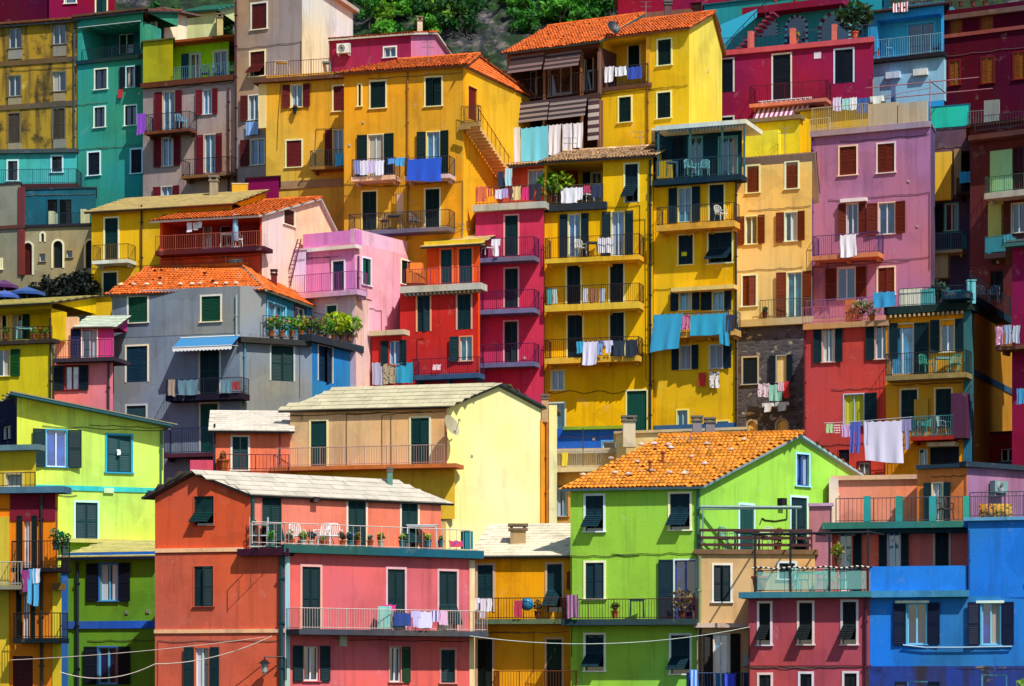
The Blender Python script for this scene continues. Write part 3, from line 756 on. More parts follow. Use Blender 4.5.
# ================================================================== hillside
def noise(x, y, s=0):
    from mathutils import noise as nz
    return nz.fractal(V((x, y, s)), 1.0, 2.2, 5)
def hillside():
    mb = MB(); ys = [-60, 60, 90, 98, 104, 110, 115, 120, 125, 130, 135, 140, 145, 150, 154, 158, 162, 166]
    y = 168.0
    while y < 205: ys.append(y); y += .9
    ys += [215, 230, 260, 300, 400, 550, 700, 1200, 2500]
    xs = [-1500, -600, -250, -120, -70, -50]+[-34+.9*i for i in range(64)]+[30, 50, 70, 120, 250, 600, 1500]
    for yv in ys:
        for x in xs:
            z = ter(yv)
            if yv > 166: z += 1.9*noise(x*.16, yv*.16)+.75*abs(noise(x*.55, yv*.5, 3))*2; 
            mb.v.append((x, yv, z))
    n = len(xs)
    for j in range(len(ys)-1):
        for i in range(n-1): mb.f.append((j*n+i, j*n+i+1, (j+1)*n+i+1, (j+1)*n+i)); mb.m.append(0); mb.t.append(.5)
    m, nt, b = nodes('rock_and_scrub'); v = coords(nt, rnd=False)
    n1 = N(nt, 'ShaderNodeTexNoise', Scale=.22, Detail=8.0, Roughness=.7); nt.links.new(v, n1.inputs['Vector'])
    n2 = N(nt, 'ShaderNodeTexNoise', Scale=1.5, Detail=8.0, Roughness=.75); nt.links.new(v, n2.inputs['Vector'])
    rock = ramp(nt, n2.outputs[0], [(.36, lin('0c0c16')), (.48, lin('3a3846')), (.57, lin('6f6868')), (.72, lin('c0ae92'))])
    gr = ramp(nt, n2.outputs[0], [(.4, lin('061a0a')), (.58, lin('1c4412')), (.75, lin('4a7a1c'))])
    nt.links.new(mix(nt, rock, gr, ramp(nt, n1.outputs[0], [(.42, g(0)), (.52, g(1))])), b.inputs['Base Color'])
    bump(nt, b, n2.outputs[0], 1.0, .5); b.inputs['Roughness'].default_value = .95
    o = mb.build('terrain', m); tag(o, kind='structure'); return o
hillside()
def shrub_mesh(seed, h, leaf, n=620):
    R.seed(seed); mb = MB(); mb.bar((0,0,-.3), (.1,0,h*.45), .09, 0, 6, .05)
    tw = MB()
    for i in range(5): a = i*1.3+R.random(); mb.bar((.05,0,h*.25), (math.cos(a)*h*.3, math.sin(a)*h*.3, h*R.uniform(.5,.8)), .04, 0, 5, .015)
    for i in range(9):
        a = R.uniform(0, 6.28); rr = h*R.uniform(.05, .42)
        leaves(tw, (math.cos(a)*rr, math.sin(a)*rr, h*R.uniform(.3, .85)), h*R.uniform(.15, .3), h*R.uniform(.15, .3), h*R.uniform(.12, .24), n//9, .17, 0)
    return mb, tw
SHR = []
for i, (h, c) in enumerate(((2.6, '2f7a14'), (2.2, '4f9a1c'), (3.0, '1d5a18'), (2.4, '72a020'), (2.6, '0c1c12'))):
    mb, tw = shrub_mesh(40+i, h, c)
    a = mb.build('trunk', paint('3a2e22')); c_ = tw.build('crown', leafmat(c)); SHR.append((a.data, c_.data)); bpy.data.objects.remove(a); bpy.data.objects.remove(c_)
R.seed(5)
SHRUB_L = ['dark green scrub bush clinging to the rocky cliff above the roofs', 'bright green bush on the cliff top behind the houses',
  'dense deep green bush on the cliff behind the orange roofs', 'yellowish green bush growing between the cliff rocks', 'dark bush']
def shrub(px, py, d, k, sc, label=None, group='bushes on the cliff behind the village', z=None):
    p = at(px, py, d); zz = p.z if z else ter(d)+1.9*noise(p.x*.16, d*.16)+1.5*abs(noise(p.x*.55, d*.5, 3))
    r = empty('bush', (p.x, d, zz-.2), label or SHRUB_L[k], 'bush', group, R.uniform(0, 6)); r.scale = (sc, sc, sc*R.uniform(.85, 1.1))
    for nm, me in zip(('trunk', 'crown'), SHR[k]): o = bpy.data.objects.new(nm, me); COL.objects.link(o); o.parent = r
for _ in range(150):
    px = R.uniform(345, 632); d = R.uniform(168, 183)
    if 448 < px < 512 and R.random() < .78: continue
    if 352 < px < 385 and R.random() < .6: continue
    if px > 512 and d < 173: continue
    shrub(px, 0, d, R.choice((0, 1, 1, 3, 2, 3)), R.uniform(.55, 1.1))
for _ in range(44): shrub(R.uniform(508, 628), 0, R.uniform(170, 180), R.choice((0, 0, 1, 1, 3, 2)), R.uniform(.55, .95))
for _ in range(14): shrub(R.uniform(348, 450), 0, R.uniform(168, 176), R.choice((0, 1, 1, 3)), R.uniform(.45, .8))
for px, d, k in ((222, 166, 1), (232, 167, 2), (212, 168, 0), (196, 168, 3), (180, 167, 0), (168, 168, 2), (150, 169, 1)): shrub(px, 0, d, k, 1.3, 'bush rising behind the roof terraces at upper left', 'bushes behind the upper left houses')
# ================================================================== far row
b = Bld('house', 'dark crimson house rising behind the weathered ochre house', -10, 166)
fs = b.vol([(-60, 167.5), (49, 166), ], -40, '4a0a22', deep=8); fs[0].sh = INK
f2 = b.vol([(49, 165.8), (116, 165)], -40, '8a1238', deep=7)[0]; f2.wins('D 64 -22 77 4 p=3a5560 | C 95 -26 108 13 s=17454a'); b.slab(); b.done()
b = Bld('house', 'weathered ochre house with peeling walls and grey stone panels beside the teal house', 20, 157)
f = b.vol([(-46, 159.2), (77, 157)], 29, 'b98a1e', mats=[oldwall('a8841a', '4a3a12')], deep=8)[0]; f.fr, f.sash, f.pane = '6b6252', 'b8c4c4', '16202c'
f.wins('N 8 27 22.5 49 | N 52 24 66.5 45 | N 7.5 75 21.5 97 | N 51.5 71 66.5 92 | C 7 112 21 143 s=4a4238 | C 52 107 66 139 s=4a4238 | N -22 30 -8 50')
for (x0, y0, x1, y1) in ((8, 49, 22, 59), (53, 46, 66, 56), (8, 97, 21, 105), (53, 93, 65, 101), (8, 143, 21, 150), (53, 139, 66, 148)): f.box(x0, y0, x1, y1, -.02, .05, '8a8272', 'panel')
f.band(63.5, .3, .06, '5f5240', x=10); f.band(107.5, .3, .06, '5f5240', x=10)
f.pipe(74.5, 20, 150, '3a4a54'); b.slab(.12, .3, '6a4a38'); b.shed([f], b.z+1.0, 4, col='a5502a', oe=.3); b.done()
b = Bld('house', 'teal house with an open roof loggia and four white framed windows', 110, 156)
f = b.vol([(77.5, 156.9), (143, 155.2)], 18, '2f8f84', deep=7)[0]; f.pane = '101a30'; f.sh = '14202c'; f.sash = '22303c'
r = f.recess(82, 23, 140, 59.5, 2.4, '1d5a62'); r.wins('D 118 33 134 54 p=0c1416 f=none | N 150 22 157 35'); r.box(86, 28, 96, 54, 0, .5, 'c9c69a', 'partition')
f.band(63, .22, .14, '14363c', x=80); f.rail(82, 140, 47, 59.5, .02, '28363a')
f.wins('N 94 68 108 90 f=dfe8e8 p=0d1830 | O 120 66 141 88 f=cfe0e4 p=27508a | N 93.5 106 106 128 p=0d1830 f=dfe8e8 | N 124 104.5 137.5 126 p=0d1830 f=dfe8e8 | C 87 151 101 176 s=101c2c f=dfe8e8 | C 130 148 143 174 s=101c2c f=cfdfe4')
mb = MB()
for k in range(6): u = .3+k*.75; mb.bar(f.W(u, f.uv(90, 27)[1], .1), f.W(u, f.uv(90, 24)[1], -2), .025)
mb.bar(f.W(.1, f.uv(90, 27)[1], .1), f.W(f.L-.1, f.uv(90, 27)[1], .1), .03); f.part(mb, 'pergola', paint('b8c4c2'))
b.slab(.12, .3, '5a4a40'); b.shed([f], b.z+.9, 4, col='9a4c2c', oe=.3); b.done()
w_ = cloth(f, .12, 117.5, 89, 123, 98, 'b01a2c', 'small red cloth hanging under a teal house window', 'towel')
b = Bld('house', 'white and dark teal house end beside the loggia under a thin grey roof', 165, 159)
f = b.vol([(140, 160), (164, 159.3), (187, 160.5)], 14, ['1d5a66', 'd8d8d2'])[0]; f.wins('D 148 21 158 36 p=0c1418 f=2a6a72'); b.slab(.1, .5, '6a5a58'); b.done()
b = Bld('house', 'small pale yellow house with a green edged roof behind the lime terrace', 200, 162.5)
f = b.vol([(184, 163), (216, 162.5)], 11, 'd6cf8a', deep=5)[0]; b.shed([f], b.z+1.3, 4, kind='slab', col='3f8f7a', fascia='2a6a5c', oe=.4); b.chimney(220, 14, 30, 162, .35, 'b8b088'); b.done()
b = Bld('house', 'taupe house with dark red shutters and a lime green roof terrace', 190, 152)
f = b.vol([(143, 153.6), (234.5, 151.4)], 85.5, 'a88c7e', deep=8)[0]; f.sh = '6a1420'; f.fr = 'cfc0b4'; f.pane = '2a5f86'; f.sash = 'd8e4ea'
f.wins('O 155 91 183 131 p=2c6a88 | O 197 89 218 115 p=2a6a96 | O 154.5 137 181 167 p=3a6a9c | O 196.5 134 223 173 p=2a5a70 | O 154 186 180 214')
f.balc(145, 189, 113, 130, 133, .9, '1c1a2c', '6a3a20'); f.balc(182, 231, 158, 174, 177, .9, '1c2438', '7a5a40')
f.pipe(229, 88, 200, '4a1a24'); f.band(86, .3, .25, '5a3420', x=150)
t = b.vol([(143, 153.7), (173, 152.95)], 42.5, 'a3a01c', ybot=84, deep=5)[0]; b.slab(.08, .12, '5a5a2a')
t2 = b.vol([(173, 155), (229, 153.6)], 47, '8ccc1c', ybot=84, deep=4)[0]; t2.wins('Ol 182 53 201 82 s=1c4a6a p=14304a f=9ac4d0 | D 213 50 228 80 p=0c1a24'); b.slab(.14, .9, '8a4a22')
f.rail(174, 229, 65, 81, .15, '5a8a98', gap=.13); b.done()
cloth(f, 1.0, 137.5, 113, 145.5, 134, '8a3cc0', 'purple towel hanging over the end of a curved balcony rail', 'towel')
chair(spot(f, 181, 129, .45), 'pale blue plastic chair on the curved balcony beside the purple towel', .6, '6fb4d0'); chair(spot(f, 205, 81, -.8), 'left dark blue chair on the lime roof terrace', 0, '1c3460'); chair(spot(f, 218, 81, -.8), 'right dark blue chair on the lime roof terrace', .4, '1c3460')
b = Bld('house', 'tall taupe house with brown shutters and a blank sunlit white side wall', 270, 150)
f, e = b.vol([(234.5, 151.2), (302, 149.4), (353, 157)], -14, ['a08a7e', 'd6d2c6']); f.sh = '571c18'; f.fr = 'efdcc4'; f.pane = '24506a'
f.wins('C 250.5 2 268 30 | F 249 50 266 77 | Ol 241.5 95 259 121 | Ol 241 139 265 166 p=2458a0')
f.pipe(236.5, 0, 185, '4a1a24'); b.slab(.2, .3, 'b8a898'); b.done()
cloth(f, .15, 246, 121, 258.5, 135, '8ab0e8', 'light blue towel hung under a window of the tall taupe house', 'towel')
b = Bld('house', 'pale yellow house with brown shutters below a railed roof terrace', 300, 147)
f = b.vol([(266, 147), (345, 145.8)], 76, 'd9a636', deep=8)[0]; f.sh, f.fr, f.pane = '6a1a1c', 'f0dca0', '2c4c74'
f.wins('O 283 84 310.5 108 p=2c5c84 | C 332 84.5 346 112 | C 285 139 303 168 | Ol 325.5 129 344 165 p=3a4c5c')
f.box(266.3, 180, 345, 188, -.01, .06, '9a8268', 'stone_plinth'); f.cable([(281, 80), (278, 120), (277, 150)]); f.cable([(345, 128), (316, 129), (315, 150)])
f.box(252, 76, 345, 80, -1, .35, '5a4034', 'terrace_slab'); f.rail(266, 344, 60, 75.5, .2, '5a2a38', gap=.14)
f.box(258.5, 80, 266.5, 128, -1.5, .01, 'e8c98c', 'pilaster'); f.balc(310.5, 344.5, 150, 166, 169, .85, '6a6a58', '8a6a3a'); b.done()
cloth(f, 1.0, 335, 153, 344, 166, '3ba8d8', 'turquoise towel on the short balcony of the pale yellow house', 'towel')
plant(spot(f, 295, 113.5, .22), 'small pot of dark red flowers below an open brown shuttered window', .45, '1c2a30', '2c4a20', 'b01838', ph=.2)
table(spot(f, 282, 75, -.6), 'small table on the crimson roof terrace by the taupe wall', 'd8c8a0', .8, .6)
b = Bld('house', 'crimson and pink rooftop house with an air conditioner behind the orange hipped roof', 350, 154)
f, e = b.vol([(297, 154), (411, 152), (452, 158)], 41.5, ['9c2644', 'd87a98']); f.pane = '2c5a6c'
f.wins('O 316 47 333 74 f=dfe8e8 s=7a1c38 p=2c5a6c | N 383 46 397 58 p=3a4a5c'); acunit(f, 337, 43.5, 349.5, 53)
b.gable([f, e], 434, 32.5, col='dc6414', fascia='e0dcd0', oe=.25, gutter='d8d4c8'); b.chimney(420, 17, 33, 156, .3, 'd8d0c4'); b.done()
table(spot(f, 325, 75, .9), 'narrow table by the glazed door on the crimson terrace', '6a8088', .7, .5); chair(spot(f, 303, 75, .8), 'brown chair on the crimson roof terrace', .3, '7a4a30')
cloth(f, 1.9, 273, 62, 281, 75, 'd8a860', 'patterned tan cloth hung on the terrace rail by the taupe wall', 'towel', 'dots', '2a1a1a')
b = Bld('house', 'orange yellow house with a hipped orange roof and outside stair', 400, 142)
f, e = b.vol([(344, 143.4), (463.5, 141.5), (530, 149)], 72, ['d99a22', 'e6a81c'], cap=False); f.fr, f.pane = 'f2d494', '2c6a8c'
b.hip(b.ring, b.z, zat(52, 145), 1.3, col='dc6414', fascia='7a4a2c', oe=.4, gutter='6a4a30')
f.wins('C 357 83 362.5 107 | C 369 80 387 109 | C 424 76 443 107 | O 357.5 134 394 177 p=2c7a9c | O 417.5 131 449 176 p=2c7a9c | C 361 190 378 230 | C 424 187.5 441 229')
f.balc(352, 394.5, 158.5, 176, 180.5, .9, '4a3a5c', 'd8b8a8'); f.balc(405, 449.5, 157, 175, 179, .9, '3a3a50', 'd8b0a0')
f.balc(349, 449, 212, 229, 233, .95, '3a3440', '6a6478', brackets=False); f.box(396.5, 193, 403.5, 214, -.01, .03, 'e8b088', 'panel')
f.pipe(408, 72, 240, '9a5a20', .04); f.cable([(344, 184), (380, 187), (406, 185)])
e.wins('S 467.5 86 477.5 120 s=6a1c14 f=e0b050'); e.balc(465, 478, 102, 118, 123, 1.0, '4a4430', 'b08a50')
mb = MB(); u0 = e.uv(479, 122, 1.0)[0]; zz = e.uv(479, 121, 1)[1]
for k in range(16): e.ubox(mb, u0+k*.26, u0+k*.26+.28, zz-.125*(k+1)-.2, zz-.125*k-.125+.02, .1, .95)
st = e.part(mb, 'stair', wallmat('d8b070')); mb = MB()
for k in range(0, 16, 2): mb.bar(e.W(u0+k*.26+.1, zz-.125*k-.2, .93), e.W(u0+k*.26+.1, zz-.125*k+.7, .93), .015)
mb.bar(e.W(u0, zz+.7, .93), e.W(u0+15*.26, zz-.125*15+.65, .93), .02); e.part(mb, 'handrail', paint('2a2420'), st)
antenna(b, 428, 42, 56, 144); b.done()
cloth(f, 1.08, 408, 157.5, 441.5, 181, '1450c8', 'bright blue bed sheet over the balcony of the orange yellow house')
for i, (x0, x1, y0, y1, c, l) in enumerate(((354, 360, 160, 174, '7a84b8', 'greyish violet towel first on the left balcony of the orange yellow house'), (360, 368, 160, 175, 'd8d4e4', 'white towel beside the violet one on the orange yellow house'), (368, 376, 160, 173, 'c8b8dc', 'lilac cloth in the middle of the short orange yellow balcony'), (376, 384, 160, 175, 'e0e0f0', 'white cloth near the right end of the short orange yellow balcony'), (388, 395, 158, 164, '4a90d0', 'small blue cloth hung between the two upper yellow balconies'), (396, 405, 157, 166, '3a9ad0', 'turquoise cloth just left of the bright blue sheet'))): cloth(f, 1.06, x0, y0, x1, y1, c, l, 'towel')
chair(spot(f, 415, 229, .5), 'wire chair by the right hand door on the long balcony of the orange yellow house', .5, '6a6a6a'); table(spot(f, 394, 229, .5), 'dark wire table on the long balcony under the orange yellow house windows', '4a4440', .7, .5); chair(spot(f, 384, 229, .5), 'dark wire chair beside the left door of the long balcony', -.4, '4a4440')
b = Bld('house', 'brown timber loggia house with striped awnings under a low orange roof', 555, 146.5)
f = b.vol([(507.5, 148.4), (600, 145.6)], 51, '6a4434', deep=6)[0]
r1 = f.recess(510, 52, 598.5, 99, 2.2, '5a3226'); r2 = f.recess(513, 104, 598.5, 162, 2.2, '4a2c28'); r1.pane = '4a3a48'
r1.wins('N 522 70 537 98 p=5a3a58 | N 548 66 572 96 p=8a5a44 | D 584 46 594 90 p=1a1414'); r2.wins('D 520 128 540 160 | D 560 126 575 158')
f.rail(512, 598, 75.5, 96.5, .04, '3a3234', gap=.16); f.box(508, 98.5, 600, 103, -.1, .1, '4a3830', 'loggia_beam')
for x in (510, 544, 581, 598.5): f.box(x-1.1, 51.5, x+1.1, 162, -.12, .03, '7a5a48', 'post')
awning(f, 509.5, 52, 581, 71, 1.0, '4a2420', 'd8c4b8', 14); 
def hstripes(x0, y0, x1, y1, off0, off1, n, c1, c2, nm='awning'):
    u0, u1, v0, v1 = f.rect(x0, y0, x1, y1, (off0+off1)/2); mb = MB()
    for i in range(n):
        a, c = i/n, (i+1)/n
        mb.poly([f.W(u0, v1+(v0-v1)*c, off0+(off1-off0)*c), f.W(u1, v1+(v0-v1)*c, off0+(off1-off0)*c), f.W(u1, v1+(v0-v1)*a, off0+(off1-off0)*a), f.W(u0, v1+(v0-v1)*a, off0+(off1-off0)*a)], i % 2)
    return f.part(mb, nm, [clothmat(c1), clothmat(c2)])
bpy.data.objects.remove(bpy.data.objects[[o.name for o in b.root.children if o.name.startswith('awning')][-1]])
hstripes(509, 53.5, 543, 72, .1, .5, 7, '7a5e5c', '2a1414'); hstripes(545, 51, 580, 68, .1, .5, 7, '7a5e5c', '2a1414')
hstripes(513, 101, 548, 122, .12, .4, 8, '241620', '8a7a78'); hstripes(549, 98, 586, 118, .12, .4, 8, '241620', '8a7a78'); hstripes(588, 93, 599, 140, .02, .1, 12, '4a2c34', 'c8b8b0', 'side_blind')
b.shed([f], zat(23, 152), 5.0, col='dc6414', fascia='2a5a5c', oe=.5, gutter='2a5458'); b.done()
for x0, x1, y1, c, l in ((508.5, 520, 167, 'd8d8e8', 'white bed sheet at the left end of the brown loggia'), (520.5, 548, 170, '6ad0f4', 'wide turquoise bed sheet hanging from the brown loggia'), (549, 561, 156, 'e4e4f0', 'first white curtain sheet right of the turquoise one'), (562, 572, 152, 'dcdcec', 'middle white sheet on the brown loggia'), (573, 583, 148, 'e8e8f0', 'last white sheet near the side blind of the brown loggia')): cloth(f, .95, x0, 127-(x0-508)*.07, x1, y1, c, l)
b = Bld('house', 'bright yellow house with a tiled roof and small corner loggia at top centre', 650, 145)
f, e = b.vol([(600, 146.2), (689, 143.8), (722, 149)], 37, ['e2b414', 'f0cc4c']); f.fr = 'f0e0a0'
r = f.recess(603, 38.5, 647, 86, 1.6, 'e0b020'); r.wins('C 627 42 641 78')
f.wins('C 656.5 38 672.5 66 | C 656 91 672 119 | C 617.5 95.5 632.5 123')
f.box(602, 85, 651, 89, -.5, .12, '5a4030', 'balcony'); f.rail(603, 648, 66, 85, .08, '3a3a4a', gap=.16); f.box(646, 36, 650, 86, -.1, .06, 'd8a030', 'column'); f.pipe(648, 88, 145, '7a3a2c', .04)
dish(f, 614, 27, '202830', .38, .2)
b.gable([f, e], 712, 12, col='dc6414', fascia='7a4a34', oe=.4, gutter='8a3c2c'); b.done()
for x0, x1, y1, c, l in ((605, 614, 82, 'e8e8ec', 'white towel at the left of the small yellow corner loggia'), (615, 626, 76, 'dce0e8', 'second white cloth on the small yellow loggia rail'), (628, 642, 79, '2448b0', 'dark blue bath towel over the small yellow loggia rail')): cloth(f, .14, x0, 66, x1, y1, c, l, 'towel')
b = Bld('house', 'dull crimson house high behind the yellow tiled roof at top centre', 680, 161)
f = b.vol([(618, 162), (757, 159)], -24, '8a1838', deep=8)[0]; f.wins('N 716 4 734 22 p=14202c f=d8d8d0 | C 690 2 702 12 s=402018 f=none'); f.box(612, 12, 690, 20, -.5, .8, '8a5a44', 'parapet'); b.slab(); 
antenna(b, 646, 2, 14, 158.5); b.chimney(668, 2, 14, 158, .4, '6a4a40'); b.done()
b = Bld('house', 'turquoise roof terrace house with striped arches behind the magenta house', 800, 155)
f = b.vol([(704, 158), (882, 153.2)], 6, '1f8fa0', deep=5)[0]
def striped_arch(x0, y0, x1, y1, full=True):
    u0, u1, v0, v1 = f.rect(x0, y0, x1, y1); um, r = (u0+u1)/2, (u1-u0)/2; mb = MB(); pts = []
    n = 12
    if full: pts = [(u0, v0+(v1-r-v0)*i/6) for i in range(6)]
    pts += [(um-r*math.cos(math.pi*i/n), v1-r+r*math.sin(math.pi*i/n)) for i in range(n+1)]
    if full: pts += [(u1, v0+(v1-r-v0)*(5-i)/6) for i in range(6)]
    for i, (a, c) in enumerate(zip(pts, pts[1:])):
        q = [(um+(p[0]-um)*.8, p[1] if p[1] < v1-r else v1-r+(p[1]-v1+r)*.8) for p in (a, c)]
        mb.hexa([f.W(*a, .06), f.W(*q[0], .06), f.W(*q[0], -.02), f.W(*a, -.02), f.W(*c, .06), f.W(*q[1], .06), f.W(*q[1], -.02), f.W(*c, -.02)], i % 2)
    w = f.part(mb, 'arch', [wallmat('5a1a4a'), wallmat('58c4d0')]); mb = MB(); mb.poly([f.W(um+(p[0]-um)*.8, p[1], .02) for p in pts][:: -1]); f.part(mb, 'pane', glassmat('0f3a4c'), w)
striped_arch(760, 17, 778, 36); striped_arch(785, 15, 808, 44); striped_arch(818, 11, 852, 42)
f.box(742, 2, 843, 9, -.6, 1.0, '7a1c40', 'upper_terrace'); b.slab(.1, .1, '1c5a64')
f2 = b.vol([(745, 162), (890, 159)], -24, '14505e', deep=5)[0]; f2.wins('C 757 -14 774 10 s=401030 f=none | D 800 -14 815 8 p=0c1c24'); b.slab(.1, .2, '3a2030'); b.done()
for i, (x, c) in enumerate(((775, None), (795, 'e0a040'), (811, None), (830, 'c83040'))): plant(spot(f, x, 2, .5), ['low green shrub in a pot on the topmost terrace', 'orange flowering pot on the topmost terrace', 'second green potted shrub on the topmost terrace', 'red flowering pot on the topmost terrace edge'][i], .7, '8a4a30', '4a7a1c', c)
b = Bld('house', 'magenta house with a curved balcony and dark blue shutters', 790, 149)
f = b.vol([(706, 151), (873.5, 147.4)], 57, '8a1c44', deep=4)[0]; f.sh, f.fr = '0a1424', 'c8ccd4'
f.wins('C 715 58 734.5 92.5 | C 771.5 53 792 99.5 | C 833.5 48 854.5 83 | C 715 116 734.5 145')
f.band(55, .28, .16, 'c05058', x=708)
b.slab(.25, .05, 'b03a48')
f.balc(750, 826, 83, 101, 104.5, 1.0, '5a0c2c', 'c87868')
awning(f, 759, 100, 812, 121, 1.6, '6a1a50', 'd8b8cc', 22); f.box(814, 52, 821, 58.5, 0, .02, 'e0c8cc', 'plaque')
for x, y in ((708.5, 36), (750, 33), (792, 30), (834, 26)): f.box(x-2.4, y-2, x+2.4, y+19, -.35, .0, 'c86a60', 'pillar')
f.rail(710, 870, 32, 50, -.15, '3a4a68', gap=.2)
mb = MB()   # outside stair to the upper terrace
for k in range(14): 
    u = f.uv(722, 45, -3)[0]+.22*k; z = b.z+.2+.2*k; f.ubox(mb, u, u+.26, z, z+.1, -3.8, -2.8)
st = f.part(mb, 'stair', wallmat('7a3a5a')); mb = MB()
for k in range(0, 14, 3): u = f.uv(722, 45, -3)[0]+.22*k; mb.bar(f.W(u, b.z+.2+.2*k, -2.8), f.W(u, b.z+1.1+.2*k, -2.8), .02)
mb.bar(f.W(f.uv(722, 45, -3)[0], b.z+1.1, -2.8), f.W(f.uv(722, 45, -3)[0]+13*.22, b.z+1.1+13*.2, -2.8), .025); f.part(mb, 'handrail', paint('1c2a3c'), st)
mb = MB(); P = [f.W(*f.uv(x, y, -3.2)[:2], -3.2) for x, y in ((708, 30), (757, 9), (757, 17), (722, 46), (708, 48))]; mb.poly(P); f.part(mb, 'canvas_screen', clothmat('1fb0d0')); b.done()
plant(spot(f, 855, 39, -.9), 'large spiky dark bush in a pot on the magenta roof terrace', 2.0, 'b86050', '24481c', None, 1.3, .4, n=260); plant(spot(f, 796, 44, -.7), 'small yellow green plant by the striped arch door', .7, 'a85a40', '7a8a20', 'd8c040')
b = Bld('house', 'narrow light blue house with a railed glass door balcony beside the maroon house', 905, 149)
f = b.vol([(868, 150.6), (944, 148.6)], 14, '2f9ad0', deep=6)[0]; r = f.recess(877, 17, 941, 56, .8, '34b4e8'); r.wins('N 907 22 935.5 56 p=143048 f=58c8dc q=58c8dc')
f.box(868, 58.5, 944, 104, -.5, .006, '8fb8c8', 'lower_wall'); f.box(867, 55.5, 944, 59.5, -.5, .3, '1c2430', 'balcony_slab'); f.rail(868, 942, 37, 55.5, .25, '8fc0d0', gap=.13)
for x0, y0, x1, y1 in ((885.5, 71.5, 899.5, 78), (913, 68.5, 927, 75)): f.box(x0, y0, x1, y1, 0, .25, 'c8d4dc', 'planter_rack')
f.box(889, 4, 944, 13, -3.5, -1.5, '2f8aa8', 'upper_parapet'); f.rail(893, 938, 2, 13, -1.4, '3a4048', gap=.2); b.slab(.1, .3, '4a3a3a'); f.pipe(871, 62, 110, '1c2838'); b.done()
chair(spot(f, 888, 56, -.5), 'blue folding chair on the light blue balcony', .4, '3aa8d0'); chair(spot(f, 936, 56, -.6), 'grey chair at the right end of the light blue balcony', -.5, '4a5a70'); plant(spot(f, 877, 57, -.2), 'red flower pot at the left corner of the light blue balcony', .5, 'b03a2c', '3a5a20', 'c03030'); cloth(f, .3, 893, 2, 908, 12, 'c02838', 'red and white striped cloth on the rail above the light blue house', 'towel', 'stripe')
b = Bld('house', 'dark maroon house with faded brown shutters beside the narrow light blue house', 990, 147.5)
f = b.vol([(943.5, 149), (1075, 145.4)], 11, '4a0a1c', deep=8)[0]; f.sh, f.fr = '8a4e18', '6a1c20'
f.wins('C 949 14.5 963 36 | C 979.5 12 994 33 | C 948.5 59.5 961 86 | C 980.5 56 995 84 | C 1012.5 51 1026 80 | C 1040 48 1054 77')
f.band(37, .2, .12, '8a4a4a', x=945); f.box(943, 7, 1075, 12, -.4, .3, '6a5048', 'cornice')
b.done(); f.rail(945, 1023, -6, 7, -.1, '5a4040')
for i, (x, c) in enumerate(((950, '9aa820'), (961, None), (973, 'd0a030'), (985, None))): plant(spot(f, x, 6.5, -.5), ['yellow green planter at the left of the maroon roof terrace', 'second leafy planter on the maroon roof terrace', 'orange flowered planter on the maroon roof terrace', 'fourth leafy planter on the maroon roof terrace'][i], .9, '6a4030', '5a8a1c', c)
def things_row(f, off, rows, grp='washing hung out to dry'):
    """rows: x0 y0 x1 y1 colour label shape [pattern colour2]"""
    for r in rows:
        x0, y0, x1, y1, c, l = r[:6]; sh = r[6] if len(r) > 6 else 'towel'
        cloth(f, off, x0, y0, x1, y1, c, l, sh, r[7] if len(r) > 7 else 'plain', r[8] if len(r) > 8 else 'ffffff', group=grp, skew=r[9] if len(r) > 9 else 0.0)
# ================================================================== right, upper middle
b = Bld('house', 'mauve pink house with brown shutters and a cream railed roof terrace', 870, 139)
f, e = b.vol([(811.5, 140), (930.5, 137.4), (935, 139.2)], 135.5, ['ae7090', '5e4a66'], deep=6); f.sh, f.fr, f.pane, f.sash = '6c2410', 'f0c8b8', '20304c', 'e4dce8'
f.wins('C 838 145 858 176 | C 876 142 896 173.5 | O 839 203 866 235 | O 867.5 202 906 235 | O 826 267 867 300 | C 876.5 266 896 296')
f.box(840, 198, 866, 201.5, 0, .3, 'e0d4e0', 'door_hood')
f.balc(813, 878, 234, 254, 258.5, .95, '4a3a7a', 'c07850'); f.balc(806, 930, 297, 316, 321, 1.0, '8a6a9c', 'c08878', brackets=False)
f.pipe(812.5, 135, 320, '4a2a7a', .05); f.band(134.5, .3, .2, 'a08a98', x=815)
f.rail(812, 868, 106, 128, .1, 'c8b088', gap=.1); f.box(868, 103, 897, 126, -.1, .12, 'b8a488', 'parapet_panel'); f.box(898, 102, 927, 124, -.1, .12, 'b8a488', 'parapet_panel')
b.slab(.1, .05, '7a7084')
mb = MB()
for x in (873, 930): u, v = f.uv(x, 120, -1.2); mb.bar(f.W(u, v, -1.2), f.W(u, v+2.1, -1.2), .03)
u0, u1 = f.uv(866, 90, -1.2)[0], f.uv(931, 84, -1.2)[0]; z = f.uv(930, 82, -1.2)[1]
for o_ in (-1.2, -4.0): mb.bar(f.W(u0, z, o_), f.W(u1+2.5, z, o_), .03)
mb.bar(f.W(u1, z, -1.2), f.W(u1, z, -4), .03); mb.bar(f.W(u0, z-.6, -1.2), f.W(u1, z-.3, -1.2), .015); f.part(mb, 'pergola', paint('a86a70')); b.done()
cloth(f, 1.12, 840, 234, 856, 257, 'eceaf2', 'white bath sheet over the small balcony of the mauve house', 'sheet'); parasol(spot(f, 893.5, 119, -1.6), 'closed dark blue parasol on the mauve house roof terrace', 1.55)
